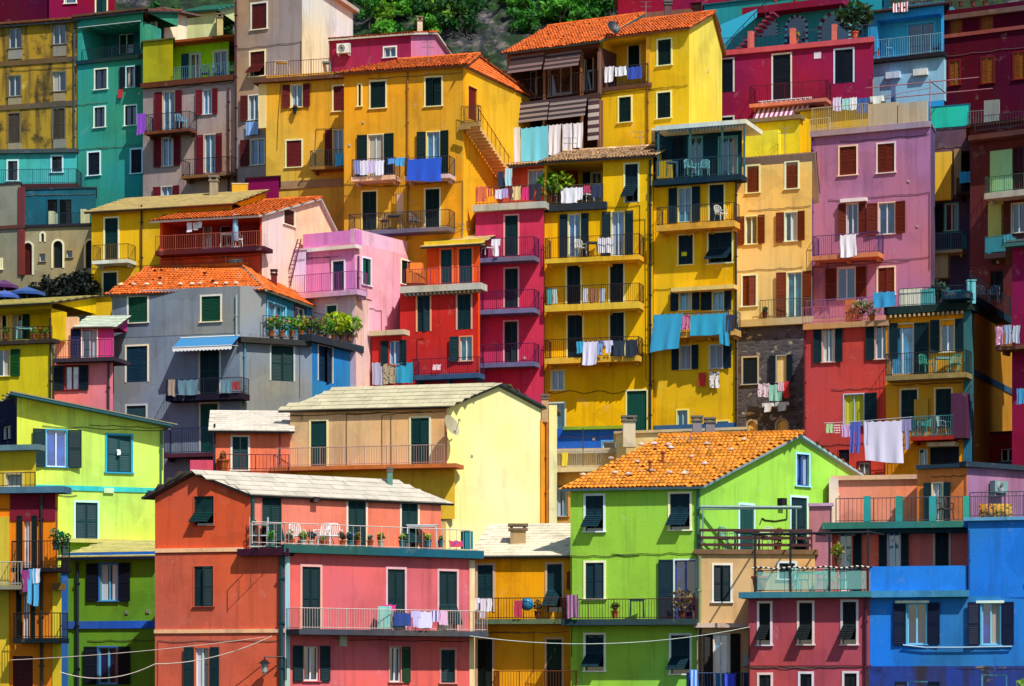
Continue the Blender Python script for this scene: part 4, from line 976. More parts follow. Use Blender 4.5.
things_row(f, -.9, [(833, 97, 841, 111, 'd8c8e0', 'pale lilac cloth first on the roof line above the mauve house'), (842, 98, 850, 110, '9ad0cc', 'pale aqua cloth on the roof line above the mauve house'), (850, 97, 857, 110, 'e8e8ec', 'white cloth on the roof line above the mauve house'), (857, 98, 869, 113, '2a5a9c', 'blue baggy trousers on the roof line above the mauve house', 'trousers'), (870, 96, 884, 110, 'e0e4d8', 'off white shirt at the right of the mauve roof washing line', 'shirt')])
b = Bld('house', 'narrow cream yellow house with brown shutters above a dark stone ground storey', 770, 140)
f = b.vol([(735.5, 140.9), (812, 139.3)], 161, 'e2bf78', deep=7)[0]; f.sh, f.fr, f.pane, f.sash = '74300f', 'f4e4b8', '2a5560', 'e8ecdc'
f.wins('C 745.5 164.5 760.5 193.5 | C 784.5 160.5 799.5 189.5 | O 737 215.5 765.5 245 | O 776.5 211.5 805.5 242 | C 741 274 757.5 307 | O 777 271.5 812 320 p=2c6a74')
f.box(738, 318, 812, 325, -.02, .4, 'b8a880', 'balcony_slab'); f.rail(760, 811, 299, 318, .36, '4a5a54', gap=.15); 
st = b.vol([(738, 140.78), (806, 139.35)], 325, '3c3c42', deep=3, mats=[stonemat('44424a', '5c5854', 2.6)])[0]; st.sh, st.fr, st.pane = '10202a', 'a8a498', '2a3c54'
st.wins('C 741.5 356 759 385 | O 769.5 355 793 383 p=3a4a5c | A 746 419 758 440 s=1c1c20 | A 775 418 789 440 s=1c1c20')
b.slab(.12, .1, '9a7a50'); b.shed([f], b.z+.7, 2.5, col='a8785a', fascia='a08a78', oe=.12); b.done()
plant(spot(f, 765, 318, .2), 'dark green potted plant on the ledge of the cream yellow house', .6, '5a3020', '24481c')
things_row(st, .5, [(758, 383, 769, 397, 'd8c8d8', 'pale patterned towel first on the stone house washing line', 'towel', 'dots', '8a5a8a'), (769, 384, 782, 401, '8ac8b8', 'mint towel on the stone house washing line'), (778, 382, 784, 391, 'e0b0c8', 'small pink cloth on the stone house washing line'), (783.5, 381, 788.5, 398, 'c82828', 'narrow red towel at the right of the stone house washing'), (762, 403, 774, 412, 'd8d8dc', 'white shirt hung low on the stone house', 'shirt'), (775, 402, 789, 411, 'c8d8dc', 'pale blue shirt hung low on the stone house', 'shirt')])
b = Bld('house', 'small bright yellow roof room with a cluttered parapet above the cream house', 780, 145)
f, e = b.vol([(738, 146.5), (800, 145), (830, 150)], 120, ['e8c41c', 'd8b010'], deep=4); f.box(745, 131, 778, 158, 0, .5, 'f0d838', 'parapet');
f.box(738, 117, 801, 121, -.4, .3, '7a6a50', 'roof_edge'); f2 = b.vol([(800, 147), (880, 145)], 112, 'c8a428', deep=4)[0]; b.slab(.1, .3, '6a5a50'); f2.rail(800, 830, 119, 131, .1, 'e0d0a0', gap=.12)
antenna(b, 785, 128, 152, 144.5); b.done()
b = Bld('house', 'yellow house with a teal glazed roof veranda and turquoise sheets', 690, 139)
f = b.vol([(653.5, 139.7), (737, 138)], 184, 'f2b006', deep=7)[0]; f.sh, f.fr, f.pane, f.sash = '0c2a38', 'f4dc90', '2a6a8c', '9ad0dc'
f.wins('O 669 187 700.5 222 | C 708 183 725.5 221 | C 677 233.5 694.5 265.5 | F 707 231 733.5 264 | O 671 290 700 311 p=2a8cb0 | C 700 291 713 311 f=none | Or 712 291 732 311 p=2a8cb0 | Ok 672 345 699 370 p=9a98a8 f=d8d0c0 | Okr 709 344 732 369 p=9a98a8 f=d8d0c0 | N 676 409 689 434 p=1c3a44 | N 716 420 730 440 p=2a3a4c')
f.balc(657, 734, 205, 223, 229, .9, '3a3a34', 'd0a040'); f.balc(655, 735, 313, 331, 337, .9, '1c4a5c', 'd0a050')
f.box(671, 286, 734, 290, 0, .7, 'e0c070', 'door_hood'); f.box(653.5, 424, 737, 470, -.1, .05, '3a5f84', 'plinth')
f.pipe(652.3, 160, 425, '1c242c', .06); f.pipe(736.5, 180, 425, '2a2a24', .05)
f.box(652, 177, 741, 182.5, -.5, .55, '14303c', 'terrace_slab'); f.rail(656, 737, 158, 177, .5, '2a4a5c', gap=.13); b.slab(.1, .05, '9a8a60')
v = b.vol([(655, 141.4), (742, 139.7)], 131, '123844', deep=4, ybot=185)[0]; v.pane, v.fr = '14303c', 'none'
v.wins('N 688 136 703 176 f=5aa0b0 q=7ac0d0 p=1c4450 | N 718 136 738 176 f=5aa0b0 q=7ac0d0 p=1c3c4c | C 672 138 685 176 s=0c2430')
b.slab(.12, .2, 'd0d8d0'); v.box(655, 122.5, 746, 127, -1.5, 1.6, 'ccd4cc', 'canopy') ; 
for x in (658, 690, 722, 744): v.box(x-.7, 127, x+.7, 176, 1.45, 1.55, '2a5c6c', 'post')
mb = MB(); u0, u1 = v.uv(668, 130, 1.6)[0], v.uv(746, 130, 1.6)[0]; z = v.uv(700, 127, 1.6)[1]; n = 24
for i in range(n): a, c = u0+(u1-u0)*i/n, u0+(u1-u0)*(i+1)/n; mb.poly([v.W(a, z, 1.62), v.W((a+c)/2, z-.22, 1.62), v.W(c, z, 1.62)])
v.part(mb, 'valance', clothmat('1c3c44')); v.box(657, 160, 671, 178, .6, 1.0, 'a89018', 'wind_screen'); b.done()

chair(spot(f, 721, 222, .5), 'white folding chair by the shuttered door on the yellow balcony', .6); chair(spot(f, 690, 176, .1), 'pale aqua chair on the left of the teal veranda', .3, '6ab0b8'); chair(spot(f, 704, 176, .1), 'second pale aqua chair on the teal veranda', -.3, '6ab0b8'); table(spot(f, 672, 176, .0), 'small blue table on the teal veranda', '3a6a80', .6, .5)
f.box(681.5, 252, 686.5, 256, -.03, .01, 'd8d420', 'notice')
things_row(f, 1.08, [(654, 313, 683, 350, '2a9ec8', 'wide turquoise sheet at the left end of the yellow balcony', 'sheet', 'plain', 'ffffff', -.12), (682, 314, 690, 330, 'c86a90', 'pink patterned cloth between the turquoise sheets', 'towel', 'dots', '5a1a4a'), (691, 313, 726, 335, '22a0c4', 'second turquoise sheet gathered on the yellow balcony rail', 'sheet'), (718, 313, 728, 345, '1f94bc', 'hanging corner of turquoise cloth at the right of the yellow balcony', 'sheet'), (726, 314, 735, 331, '2a2a44', 'dark towel at the right end of the yellow balcony')])
things_row(f, .12, [(698.5, 372, 706, 386, 'd03028', 'red cloth hung under the curtained windows of the yellow house'), (709, 371, 719, 388, 'e0d8d0', 'black and white patterned cloth under the curtained windows', 'towel', 'dots', '101010')])
# ================================================================== centre
b = Bld('house', 'tall yellow house with three long balconies and a tiled roof terrace', 600, 140)
f = b.vol([(544.5, 141.2), (653, 139.5)], 161, 'f2b40a', deep=7)[0]; f.sh, f.fr, f.pane, f.sash = '0c2630', 'f6e2a0', '2c5c94', 'd8e8f4'
r = f.recess(546.5, 163, 603, 204.5, 2.6, 'e0b418'); r.sh = '102c34'; r.wins('Ol 583.5 172 602 204 p=2a6a6c'); r.box(546, 166, 574, 205, 0, .8, '8a3a30', 'side_room')
f.wins('F 623.5 162.5 639.5 202.5 | O 560 213.5 589 257 | O 602.5 211 633.5 256 | C 565.5 264 582 306 | C 608.5 262 625 303 | C 566 313.5 584 358 | C 608.5 311 625.5 356 | N 550.5 369.5 565 391 p=2a4a6c | S 625.5 389.5 648 432 s=0c4a3c | N 546.5 402 566 450 p=0f5a6c f=b8d8d8')
f.balc(545.5, 639, 236, 257, 261.5, .95, '3a2a2a', 'dcae30'); f.balc(545.5, 639, 285, 303.5, 310, .95, '3a2a2a', 'dcae30'); f.balc(545.5, 638, 338, 357, 362.5, .95, '3a2a2a', 'd8a838')
f.box(543.5, 203, 606, 210, -.6, .3, '2a3438', 'terrace_slab'); f.rail(546, 603, 185, 203, .2, '6a5a44', gap=.15)
f.pipe(650.5, 160, 430, '1c2228', .06); f.pipe(543.5, 200, 420, '1f1c28', .05); f.cable([(633, 220), (645, 219), (646, 380), (655, 382), (655, 430)], '4a3a14')
f.cable([(548+7*i, 392+1.6*math.sin(i*1.5)) for i in range(12)], '3a2c10', .016)
antenna(b, 640, 132, 156, 142); antenna(b, 570, 138, 158, 142.5); b.shed([f], b.z+1.35, 4.5, col='dcb488', fascia='3a3a38', oe=.45, gutter='2c3234'); b.done()
chair(spot(f, 580.5, 256, .45), 'white curved chair by the left door of the top yellow balcony', .4); table(spot(f, 592, 256, .45), 'dark round edged table on the top yellow balcony', '4a4a50', .6, .5); things_row(f, .7, [(597.5, 237, 613.5, 253, 'e8e4ec', 'white sheet over a chair on the top yellow balcony', 'sheet')])
things_row(f, 1.12, [(576.5, 341, 583.5, 353, '2a9ac0', 'turquoise cloth at the left of the lowest yellow balcony washing'), (583.5, 341, 597.5, 365, 'dcdaf0', 'long white sheet hanging below the lowest yellow balcony', 'sheet'), (597.5, 340.5, 603, 355, '7a9ac8', 'blue patterned cloth on the lowest yellow balcony', 'towel', 'dots', '1c2a5a'), (603.5, 340.5, 613, 353, 'c8c8e4', 'pale lilac shirt on the lowest yellow balcony', 'shirt'), (614, 340, 625, 356, '14283c', 'dark navy cloth on the lowest yellow balcony'), (625.5, 339, 637.5, 356.5, '0f2234', 'dark navy sheet covering the right end of the lowest yellow balcony', 'sheet')])
things_row(f, .9, [(547, 288, 552, 305, '4ab0b4', 'aqua towel at the left of the middle yellow balcony'), (552.5, 288, 557, 304, 'c8d8d4', 'pale green towel on the middle yellow balcony'), (583, 288, 588, 303, 'd8d4e0', 'white cloth between the doors of the middle yellow balcony'), (590, 288, 598, 303, 'a86a4a', 'brown mat over the middle yellow balcony rail'), (600, 288, 606, 303, 'c8d0dc', 'pale cloth right of the brown mat')])
things_row(f, .24, [(561, 187, 577, 203, 'e4e4ec', 'white sheet on the tiled yellow roof terrace', 'sheet'), (577, 187, 583, 200, 'e8e0ec', 'white towel on the tiled yellow roof terrace'), (584, 185, 590, 193, 'b02a5c', 'crimson scarf on the tiled yellow roof terrace'), (591, 184, 602, 198, '1c2a4a', 'navy cloth near the corner of the tiled yellow roof terrace')])
chair(spot(f, 588, 203, -.4), 'white chair on the tiled yellow roof terrace', .5); chair(spot(f, 556, 204, -.5), 'white folded chair at the left of the tiled yellow roof terrace', -.7)
for x, l in ((550, 'leafy green shrub on the roof terrace beside the brown room'), (562, 'bright yellow green shrub on the roof terrace above white washing')): plant(spot(f, x, 203, -.3), l, 1.6, '8a4a34', '3f8a1a' if x < 555 else '8aa81c', None, 1.3, .4, n=160)
b = Bld('house', 'narrow magenta pink house with three small balconies and green doors', 510, 141)
f = b.vol([(475.5, 141.6), (544, 140.5)], 207, 'bc3460', deep=7)[0]; f.fr = 'e8a0a0'; f.sh = '0b2c30'
f.wins('C 503.5 214 519.5 256 | C 503.5 267 519.5 308 | C 503 320 519 362')
for yr, ys, yb in ((238, 257, 261.5), (290.5, 309, 313.5), (344, 362.5, 367)): f.balc(478, 534, yr, ys, yb, .9, '4a1a4c', '6a6a8c', brackets=False)
f.box(472.5, 203, 545, 209.5, -.4, .35, 'b8b0a0', 'cornice'); f.rail(476, 544, 186, 203, .28, '5a4a4a', gap=.2); f.pipe(477.5, 285, 380, '3a1a5c', .05)
f2 = b.vol([(473, 146), (546, 144.6)], 168, 'c45a3c', deep=4)[0]; f2.wins('N 528 169 545 187 p=4a7a80 f=c8d8d8 | C 497 171 507 190 s=142c3c'); b.slab(.1, .1); b.shed([f2], b.z+1.0, 4, col='d8a878', oe=.7); b.done()
things_row(f, .32, [(476, 186, 487, 202, 'd8663c', 'orange towel at the left of the magenta roof terrace'), (484, 188, 493, 197, 'c02818', 'orange and red patterned towel on the magenta roof terrace', 'towel', 'stripe', 'f0a030'), (495, 189, 502, 199, 'd8d0e0', 'pale cloth on the magenta roof terrace'), (502, 188, 508, 198, 'a898cc', 'lilac cloth on the magenta roof terrace'), (509, 187, 513, 200, '5a2a34', 'brown cloth on the magenta roof terrace'), (512.5, 186, 521, 200, 'e0c488', 'beige towel on the magenta roof terrace'), (522, 187, 528.5, 200, 'd02070', 'bright pink towel on the magenta roof terrace'), (529, 184, 542, 200, '181c30', 'black trousers on the magenta roof terrace', 'trousers')])
things_row(f, -.8, [(505, 168, 512, 186, 'a8d4dc', 'pale aqua towel on the upper line behind the magenta terrace'), (498, 171, 504, 187, '1c2440', 'dark navy towel on the upper line behind the magenta terrace')])
things_row(f, 1.04, [(491.5, 239, 500.5, 256, 'e8e4f0', 'white shirt drying on the topmost magenta balcony', 'shirt')]); chair(spot(f, 487, 256, .4), 'white plastic chair on the topmost magenta balcony', .5)
b = Bld('house', 'bright red house with dark green shutters below an orange roof room', 440, 138.5)
f = b.vol([(400, 139.4), (478, 138)], 291, 'b82c2c', deep=6)[0]; f.fr, f.sh = 'e0a080', '0c3038'
f.wins('C 416 294 431.5 331.5 | C 456 292.5 472.5 329.5 | Ol 450.5 336 473 362 p=2c6a6c')
f.box(400, 284.5, 481, 291, -.5, .45, 'b8b4a8', 'cornice'); n = 18
mb = MB(); u0, u1 = f.uv(404, 292, .4)[0], f.uv(480, 292, .4)[0]; z = f.uv(440, 291.5, .4)[1]
for i in range(n): f.ubox(mb, u0+(u1-u0)*i/n, u0+(u1-u0)*(i+.5)/n, z-.12, z, 0, .38)
f.part(mb, 'dentils', wallmat('a89c84')); f.balc(413, 478, 358, 374, 379, .9, '3a2444', '3a5068'); f.cable([(417, 360), (417, 339), (424, 338)])
l = b.vol([(372, 138.9), (402, 138.3)], 336, 'b83030', deep=3)[0]; l.fr = 'none'; l.wins('Ok 381.5 340 407 366 p=5a90c0 s=0c3038'); l.box(369, 330, 404, 335, -.4, .35, 'c8bca8', 'cornice')
u = b.vol([(427, 141), (480, 140)], 245, 'd8541c', deep=3)[0]; u.sh = '10444c'; u.wins('C 439.5 248 453.5 284 f=e08050 | C 457.5 247 473.5 284 f=e08050'); antenna(b, 462, 224, 242, 141.5); u.box(424, 240, 481, 245.5, -.2, .3, 'e8b820', 'roof_band'); b.shed([u], b.z+1.1, 3, kind='slab', col='d8bc80', fascia='2a4030', oe=.5); f.rail(404, 478, 268, 284.5, .4, '8a3a5a', gap=.16)
b.done()
things_row(f, 1.05, [(372, 362, 382, 385, 'a8a8c4', 'greyish white towel left of the patterned sheet below the red house'), (382, 363, 396, 384, 'a89878', 'speckled patterned sheet below the red house', 'sheet', 'dots', '3a3040'), (396, 362, 413, 383, '1f9cc0', 'turquoise sheet below the red house', 'sheet'), (433, 364, 441, 370, 'e0b8c0', 'small pale pink cloth on the red house balcony rail')])
mb = MB(); mb.box((0,0,.0), .62, .6, .42, 0); mb.box((0,.26,.42), .62, .14, .45, 0); mb.box((-.33,0,0), .12, .62, .6, 0); mb.box((.33,0,0), .12, .62, .6, 0)
p = spot(f, 416, 284, .0); so = empty('armchair', p, 'orange cushioned armchair on the red house roof terrace', 'armchair'); mb.build('frame', paint('c8641c'), so); mb = MB(); mb.box((0,-.02,.42), .5, .5, .1); mb.box((0,.17,.5), .5, .1, .4); mb.build('cushion', clothmat('e07a20'), so); so.scale = (1.25, 1.1, 1.25)
b = Bld('house', 'lilac pink house with a ladder and blank parapet, its right side sunlit', 340, 139)
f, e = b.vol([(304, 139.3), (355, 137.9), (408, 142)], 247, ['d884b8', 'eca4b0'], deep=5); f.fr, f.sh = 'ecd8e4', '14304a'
f.wins('C 331.5 259.5 345.5 297')
f.box(302, 246.5, 356, 250, -.3, .25, 'd8d4e0', 'cornice'); f.box(303, 232, 356, 247, -.6, -.02, 'd87aac', 'parapet'); e.box(354.5, 235, 407, 250, -.3, -.03, 'ecaeb8', 'parapet')
e.wins('C 361.5 257 371.5 286 s=0f5a50 f=e8dce0 | C 400.5 260 417 286 f=ece4e0 | C 361 312 369 352 s=0f4440 f=none')
f.balc(288, 357, 273.5, 292, 297, 1.0, '9a4a8a', 'd8a0b4')
e.pipe(357.5, 256, 300, '5a2a5c', .05); f.cable([(308, 258), (330, 257.5), (331, 274)])
l = b.vol([(262, 139.8), (306, 138.8)], 253, 'ecc8d8', deep=3)[0]; l.cable([(264, 258), (290, 261), (305, 259)]); b.slab(.08, .05, 'e0c0d0')
lf = b.vol([(306, 138.7), (356, 137.2), (372, 139.3)], 299, ['e8b8bc', 'f0c0c0'], deep=3)[0]; lf.wins('C 325.5 304 338 330 s=0f5050 f=f0e4e0'); b.slab(.06, .05, 'e0b0c0'); b.done()
mb = MB(); a0, a1 = spot(f, 284, 286, 1.2), spot(f, 298, 239, .6); a0.z = a0.z; w = V((.32, 0, 0)); lad = empty('ladder', a0, 'rusty purple ladder leaning on the lilac house terrace', 'ladder')
for s_ in (0, 1): m2 = MB(); m2.bar(V((0,0,0))+w*s_, (a1-a0)+w*s_*.5, .035, 0, 6); m2.build('rail', paint('6a1a4a'), lad)
for i in range(1, 11): t = i/11; m2 = MB(); m2.bar((a1-a0)*t, (a1-a0)*t+w*(1-.5*t), .02, 0, 5); m2.build('rung', paint('6a1a4a'), lad)
# ================================================================== left, middle
b = Bld('house', 'pale cream and teal terraced building with arched doors above dark shaded shrubs', 45, 143)
f = b.vol([(-30, 151.5), (77, 151)], 152, '3aa8b0', deep=5)[0]; f.fr = 'b8dce0'; f.wins('C 6.5 159.5 19 181.5 s=141c2c | C 50.5 155 63.5 173 s=141c2c'); f.box(-30, 149, 77, 153, -.3, .2, '3a4a50', 'roof_edge')
f.balc(-20, 76, 169.5, 184, 188, 1.3, '2a4450', '3a2a34', brackets=False); 
m = b.vol([(-30, 145.6), (21, 144.6)], 187, '8c866e', deep=3)[0]; b.slab(.08, .05, '3a3438'); m.box(18, 187, 23.5, 275, -.1, .08, '6a3434', 'pilaster'); m.box(-30, 226, 24, 229.5, -.1, .1, '5a3a34', 'string_course'); m.wins('D 0 258 3 270 p=0c1a1a')
k = b.vol([(22, 146), (96, 145.5)], 190, '1c5864', deep=3)[0]; k.wins('C 47 199 58 226 s=0c1016 f=none | C 59 199 72 226 s=0c1016 f=none'); k.box(48.5, 211, 53.5, 227, .0, .8, 'a8b8a8', 'pillar'); k.box(80.5, 209, 85.5, 227, .0, .8, 'a8b8a8', 'pillar'); k.rail(54, 82, 213, 227, .6, '1c3a4c'); b.slab(.08, .05, '2a3a40')
a = b.vol([(20, 144.7), (98, 144)], 228, '948c70', deep=2)[0]; a.fr = 'e0dcc4'; a.wins('A 22 241 34 275 s=4a1410 | A 51.5 239 64.5 268 s=141c20 | A 84 238.5 97 268 s=141c20 | A 39.5 231.5 46 242 s=2a4a5c | D 39 253 46 262 p=0c1418 f=none | D 66 250 73 258 p=0c1418 f=none'); b.slab(.14, .12, '2a2a30'); b.done()
for i, (x, y, d, kk, sc) in enumerate(((20, 301, 141, 4, .62), (36, 297, 141, 4, .72), (50, 293, 141, 4, .72), (64, 288, 141.2, 4, .75), (80, 284, 141.4, 4, .8), (45, 302, 140.6, 4, .7), (70, 300, 140.7, 4, .75), (88, 296, 140.8, 4, .75), (8, 296, 141.5, 4, .4), (28, 306, 140.5, 4, .6), (58, 304, 140.4, 4, .7))): shrub(x, y+9, d, kk, sc, ['dark shrub in the shaded garden below the arched doors', ''][0], 'dark shrubs in the shaded garden at left', z=True)
mb = MB()
def tarp(x, y, d, w, h, col, label):
    p = at(x, y, d); r = empty('market_umbrella', p, label, 'umbrella', 'canvas covers in the garden at left'); m2 = MB(); m2.bar((0,0,-2.2), (0,0,h), .03, 0, 6); m2.build('pole', paint('b8b8b0'), r)
    m2 = MB(); kk = 8
    for i in range(kk): a0_, a1_ = 2*math.pi*i/kk, 2*math.pi*(i+1)/kk; e0, e1 = V((w*math.cos(a0_), w*math.sin(a0_), 0)), V((w*math.cos(a1_), w*math.sin(a1_), 0)); m2.poly([(0,0,h), e0, e1]); m2.poly([e0-V((0,0,.15)), e1-V((0,0,.15)), e1, e0])
    m2.build('canopy', clothmat(col), r)
tarp(4, 286, 139, .75, .35, '4a1050', 'purple canvas umbrella at the left edge above the pale roof'); tarp(27, 293, 138.6, .95, .34, '1a4a8c', 'blue canvas umbrella beside the dark shrubs at left'); tarp(5, 296, 138, .8, .3, '3054a8', 'pale blue canvas umbrella lowest at the left edge')
b = Bld('house', 'golden yellow house with a pale tiled roof and one small balcony', 150, 140)
f = b.vol([(91.5, 141), (232, 138.6)], 210.5, 'eeb010', deep=5.5)[0]; f.fr, f.sh = 'f0e8c8', '0a3030'
f.wins('C 103.5 216.5 119.5 260 | C 102 271 118.5 296 | C 162 214 168 233 f=none'); f.balc(93, 128, 244.5, 260, 263.5, .9, '7a5a1c', 'e0d8c0'); f.pipe(142, 205, 275, '4a2a1c', .05); f.cable([(138, 205), (142, 210)])
b.shed([f], b.z+1.45, 4.5, kind='slab', col='c8b070', fascia='5a3a20', oe=.5, gutter='4a3a2c'); b.chimney(214, 176, 197, 142.5, .42, '9a9490', '7a7a80'); 
c = b.vol([(247, 144.5), (279, 144)], 179, '7a1044', deep=3)[0]; b.slab(.08, .1, '3a2030'); c2 = b.vol([(232, 143), (248, 143)], 184, 'd8981c', deep=2)[0]; c2.wins('C 237 192 246 204 s=6a1010'); b.slab(.05, .02); b.done()
for i in range(0): pass
b = Bld('house', 'salmon house with an orange tiled roof, railed loggia and pale sunlit gable', 240, 137)
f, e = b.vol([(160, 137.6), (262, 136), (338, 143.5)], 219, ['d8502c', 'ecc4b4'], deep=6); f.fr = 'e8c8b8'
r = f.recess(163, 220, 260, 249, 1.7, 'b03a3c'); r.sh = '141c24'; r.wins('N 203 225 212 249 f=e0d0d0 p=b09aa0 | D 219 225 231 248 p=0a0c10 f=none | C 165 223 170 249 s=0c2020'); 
f.box(155, 248.5, 264, 252.5, -.3, .9, '4a2024', 'balcony_slab'); f.rail(155.5, 261, 233.5, 248.5, .85, 'a85a44', gap=.12); f.wins('D 228 258 243 268.5 p=14181c f=none | D 194.5 263 202 269 p=2a2a2c f=none')
b.gable([f, e], 318, 198, col='e06812', fascia='c8c0b8', oe=.7, gutter='d0c8c0'); e.wins('C 283 208 295 226 s=5a2a24 f=e8dcd4') ; b.done()
things_row(f, .4, [(187, 222, 192, 232, 'e4e0ec', 'white towel hung first inside the salmon loggia'), (193, 222, 198, 230, 'dcd0d8', 'second pale towel inside the salmon loggia'), (198, 221, 202, 228, 'e8e8ee', 'third white cloth inside the salmon loggia')])
table(spot(f, 230, 248, -.3), 'white long table in the salmon loggia', 'e4e8ee', 1.0, .5); chair(spot(f, 237, 248, .1), 'white chair at the right of the salmon loggia table', .3); parasol(spot(f, 235.5, 248, .4), 'furled pale blue umbrella standing by the salmon loggia rail', 1.0, '8ab8d8')
b = Bld('house', 'grey house with an orange tiled roof, blue awning and flowered roof terrace', 200, 133)
f, g1, g2 = b.vol([(112, 134.3), (240, 132.2), (312, 133.8), (362, 138.5)], 338, ['7c8288', '7c8288', '2a78ac'], deep=8); g1.sh = g2.sh = '0d3434'; f.fr = g1.fr = g2.fr = 'c0bcb4'
up = b.vol([(112, 134.3), (240, 132.2), (266, 132.8), (330, 141)], 292, ['7c8288', '858a90', '2a7aa8'], ybot=339, deep=8); h = up[0]; ringU = b.ring; zU = b.z
h.fr = 'd8d4cc'; h.wins('C 127 295 149 323.5 s=0d4430 | C 200 294.5 222 322.5 s=0d4430'); up[2].wins('N 267 303 286 337 p=2a90b8 f=8ad0e0 q=a8d8e4 | D 294 306 306 328 p=1c1014 f=4a1c20')
f.wins('C 125 344.5 149 382 s=10344a f=e4e0d8 | C 125 404 147.5 432 s=2a4a54 | C 198.5 346 221 395 s=0d2e34 | C 199 402 219.5 452 s=0d4a40'); g1.wins('C 269.5 344 295 381'); g2.wins('C 317.5 345 333 382 s=12304a')
awning(f, 181, 337, 240, 346, 1.0, '1f7ab0', None, 16); f.balc(166.5, 241, 378.5, 394, 400, .95, '2a2c40', '1c1c28', brackets=False); f.balc(163, 212, 428, 453, 457, .9, '1c2c54', '4a2834')
g1.pipe(244.5, 340, 405, '5a8aa0', .06); h.pipe(237, 295, 336, '9ab0b8', .05)
g1.box(241, 338.5, 312, 344, -.4, .35, '2c3438', 'terrace_slab'); g2.box(312, 340, 364, 347, -.4, .35, '2c3438', 'terrace_slab'); g1.rail(263, 311, 317, 338.5, .25, '2a2c34', gap=.16); g2.rail(312, 361, 318, 342, .25, '2a2c34', gap=.16)
# hipped roof over the upper storey
zR = zat(267, 137); A, Bc, Cc = [V((*p, zU)) for p in ringU[:3]]; Dc = V((*ringU[3], zU)); rL, rR = at(150, 268, 137.5), at(244, 267, 136.2); rL.z = rR.z = zR
k1 = b.slope(A, Cc, rR, rL, col='e06812', fascia='4a4440', oe=.45, gutter='8a8478'); b.slope(Cc, Dc, rR+V((.4, 1.5, 0)), rR, col='e06812', fascia='c8b8a0', oe=.5, gutter='e0d8c8'); b.slope(V((A.x, A.y+6, A.z)), A, rL, rL.copy(), col='e06812', fascia='4a4440')
mb = MB()
for i in range(9): mb.bar(Cc.lerp(rR, i/9)+V((0,0,.06)), Cc.lerp(rR, (i+1.08)/9)+V((0,0,.06)), .11, 0, 8, .09)
mb.build('ridge_tiles', tilemat('e0b070', 'f0d8a8'), k1); b.chimney(274, 270, 288, 136, .28, '6a2a2a', '3a2a2a'); antenna(b, 226, 252, 275, 136.5); b.done()
for i, x in enumerate((121, 134, 147, 160, 181, 192, 200, 216, 226, 236)): roofstone(on_roof(b, k1, x, 286.5-i*.15)+V((0,-.1,.05)), 'pale stone along the eave of the orange roof on the grey house', .085, 'stones along the eave of the grey house roof')
for i, (x, y) in enumerate(((160, 280), (213, 283), (205, 275))): roofstone(on_roof(b, k1, x, y)+V((0,-.1,.05)), 'dark lump lying higher up on the orange roof of the grey house', .08, 'dark lumps on the grey house roof', '3a2420')
PL = [(272, 'orange flower box at the left end of the grey house roof terrace', '5a8a14', 'd86a20'), (282, 'low green potted plant with pink flowers on the grey roof terrace', '4a8a14', 'd86a8a'), (292, 'bright green bushy pot on the grey roof terrace', '6aa814', None), (301, 'yellow green pot in the middle of the grey roof terrace', '8aa814', 'd8c430'), (309, 'red flowered pot near the bend of the grey roof terrace', '4a7a14', 'c83a30')]
for x, l, c, fl in PL: plant(spot(g1, x, 337, .05), l, 1.0, '9a5a34', c, fl, 1.1, .3, n=120)
for x, l, c, fl in ((318, 'pink flowered pot on the blue walled side of the roof terrace', '5a8a1a', 'd05a80'), (326, 'tall leafy green pot on the blue walled side of the roof terrace', '5a9a14', None), (334, 'yellow green bush in a pot at the right of the roof terrace', '9ab414', 'c8c020'), (342, 'large bushy yellow pot at the far right of the roof terrace', '8ab010', 'd8d020'), (350, 'rightmost leafy pot on the grey house roof terrace', '6a9a14', None)): plant(spot(g2, x, 341, .05), l, 1.35 if x > 330 else 1.1, '9a5a34', c, fl, 1.1, .3, n=150)
things_row(f, 1.1, [(168, 379, 175, 396, '9a8878', 'brown grey towel at the left of the blue awning balcony'), (232, 381, 240, 390, '8a2a30', 'dull red cloth at the right of the blue awning balcony'), (178, 379, 198, 395, '5a8090', 'grey blue cloth along the blue awning balcony', 'sheet'), (221, 379, 231, 393, '5a8090', 'second grey blue cloth right of the awning balcony door', 'sheet')])
b = Bld('house', 'yellow house with a flowered terrace under a mossy pale roof above the lime house', 20, 131)
f = b.vol([(-40, 131.6), (52, 130)], 306.5, 'd8b80c', deep=5)[0]; f.sh = '0c2c24'; f.pane = '10181c'
r = f.recess(-30, 310, 51, 340, 1.6, 'e0c010'); r.wins('C 1 312 8 340 s=101c20 | Or 11 313 30 341 p=14242c s=0c3c34 | N -20 312 -4 340'); f.box(-40, 340.5, 54, 344.5, -.3, .3, '3a3020', 'terrace_slab'); f.rail(-30, 52, 328, 340.5, .25, '2a2a1c', gap=.25)
f.wins('Or -5 349 20.5 377 f=none p=14181c s=0f4a1c'); f.pipe(51, 318, 402, '2a2018', .05); b.shed([f], b.z+.95, 4.6, kind='slab', col='c8bc74', fascia='4a3a24', oe=.55, gutter='3a2c1c'); b.done()
for x, l, fl in ((6, 'yellow flowered pot at the left of the yellow terrace', 'c8c020'), (34, 'white flowered pot on the yellow terrace', 'e0dcd0'), (42, 'small red flowered pot on the yellow terrace', 'c04a30'), (48, 'last little pot on the yellow terrace', None)): plant(spot(f, x, 340, .0), l, .6, '8a5030', '6a8a14', fl)
table(spot(f, 25, 340, -.1), 'pale aqua table on the flowered yellow terrace', '9ad8d0', .8, .5, .6)
b = Bld('house', 'small pink house with a white lean-to roof and peach terrace wall beside the grey house', 85, 130)
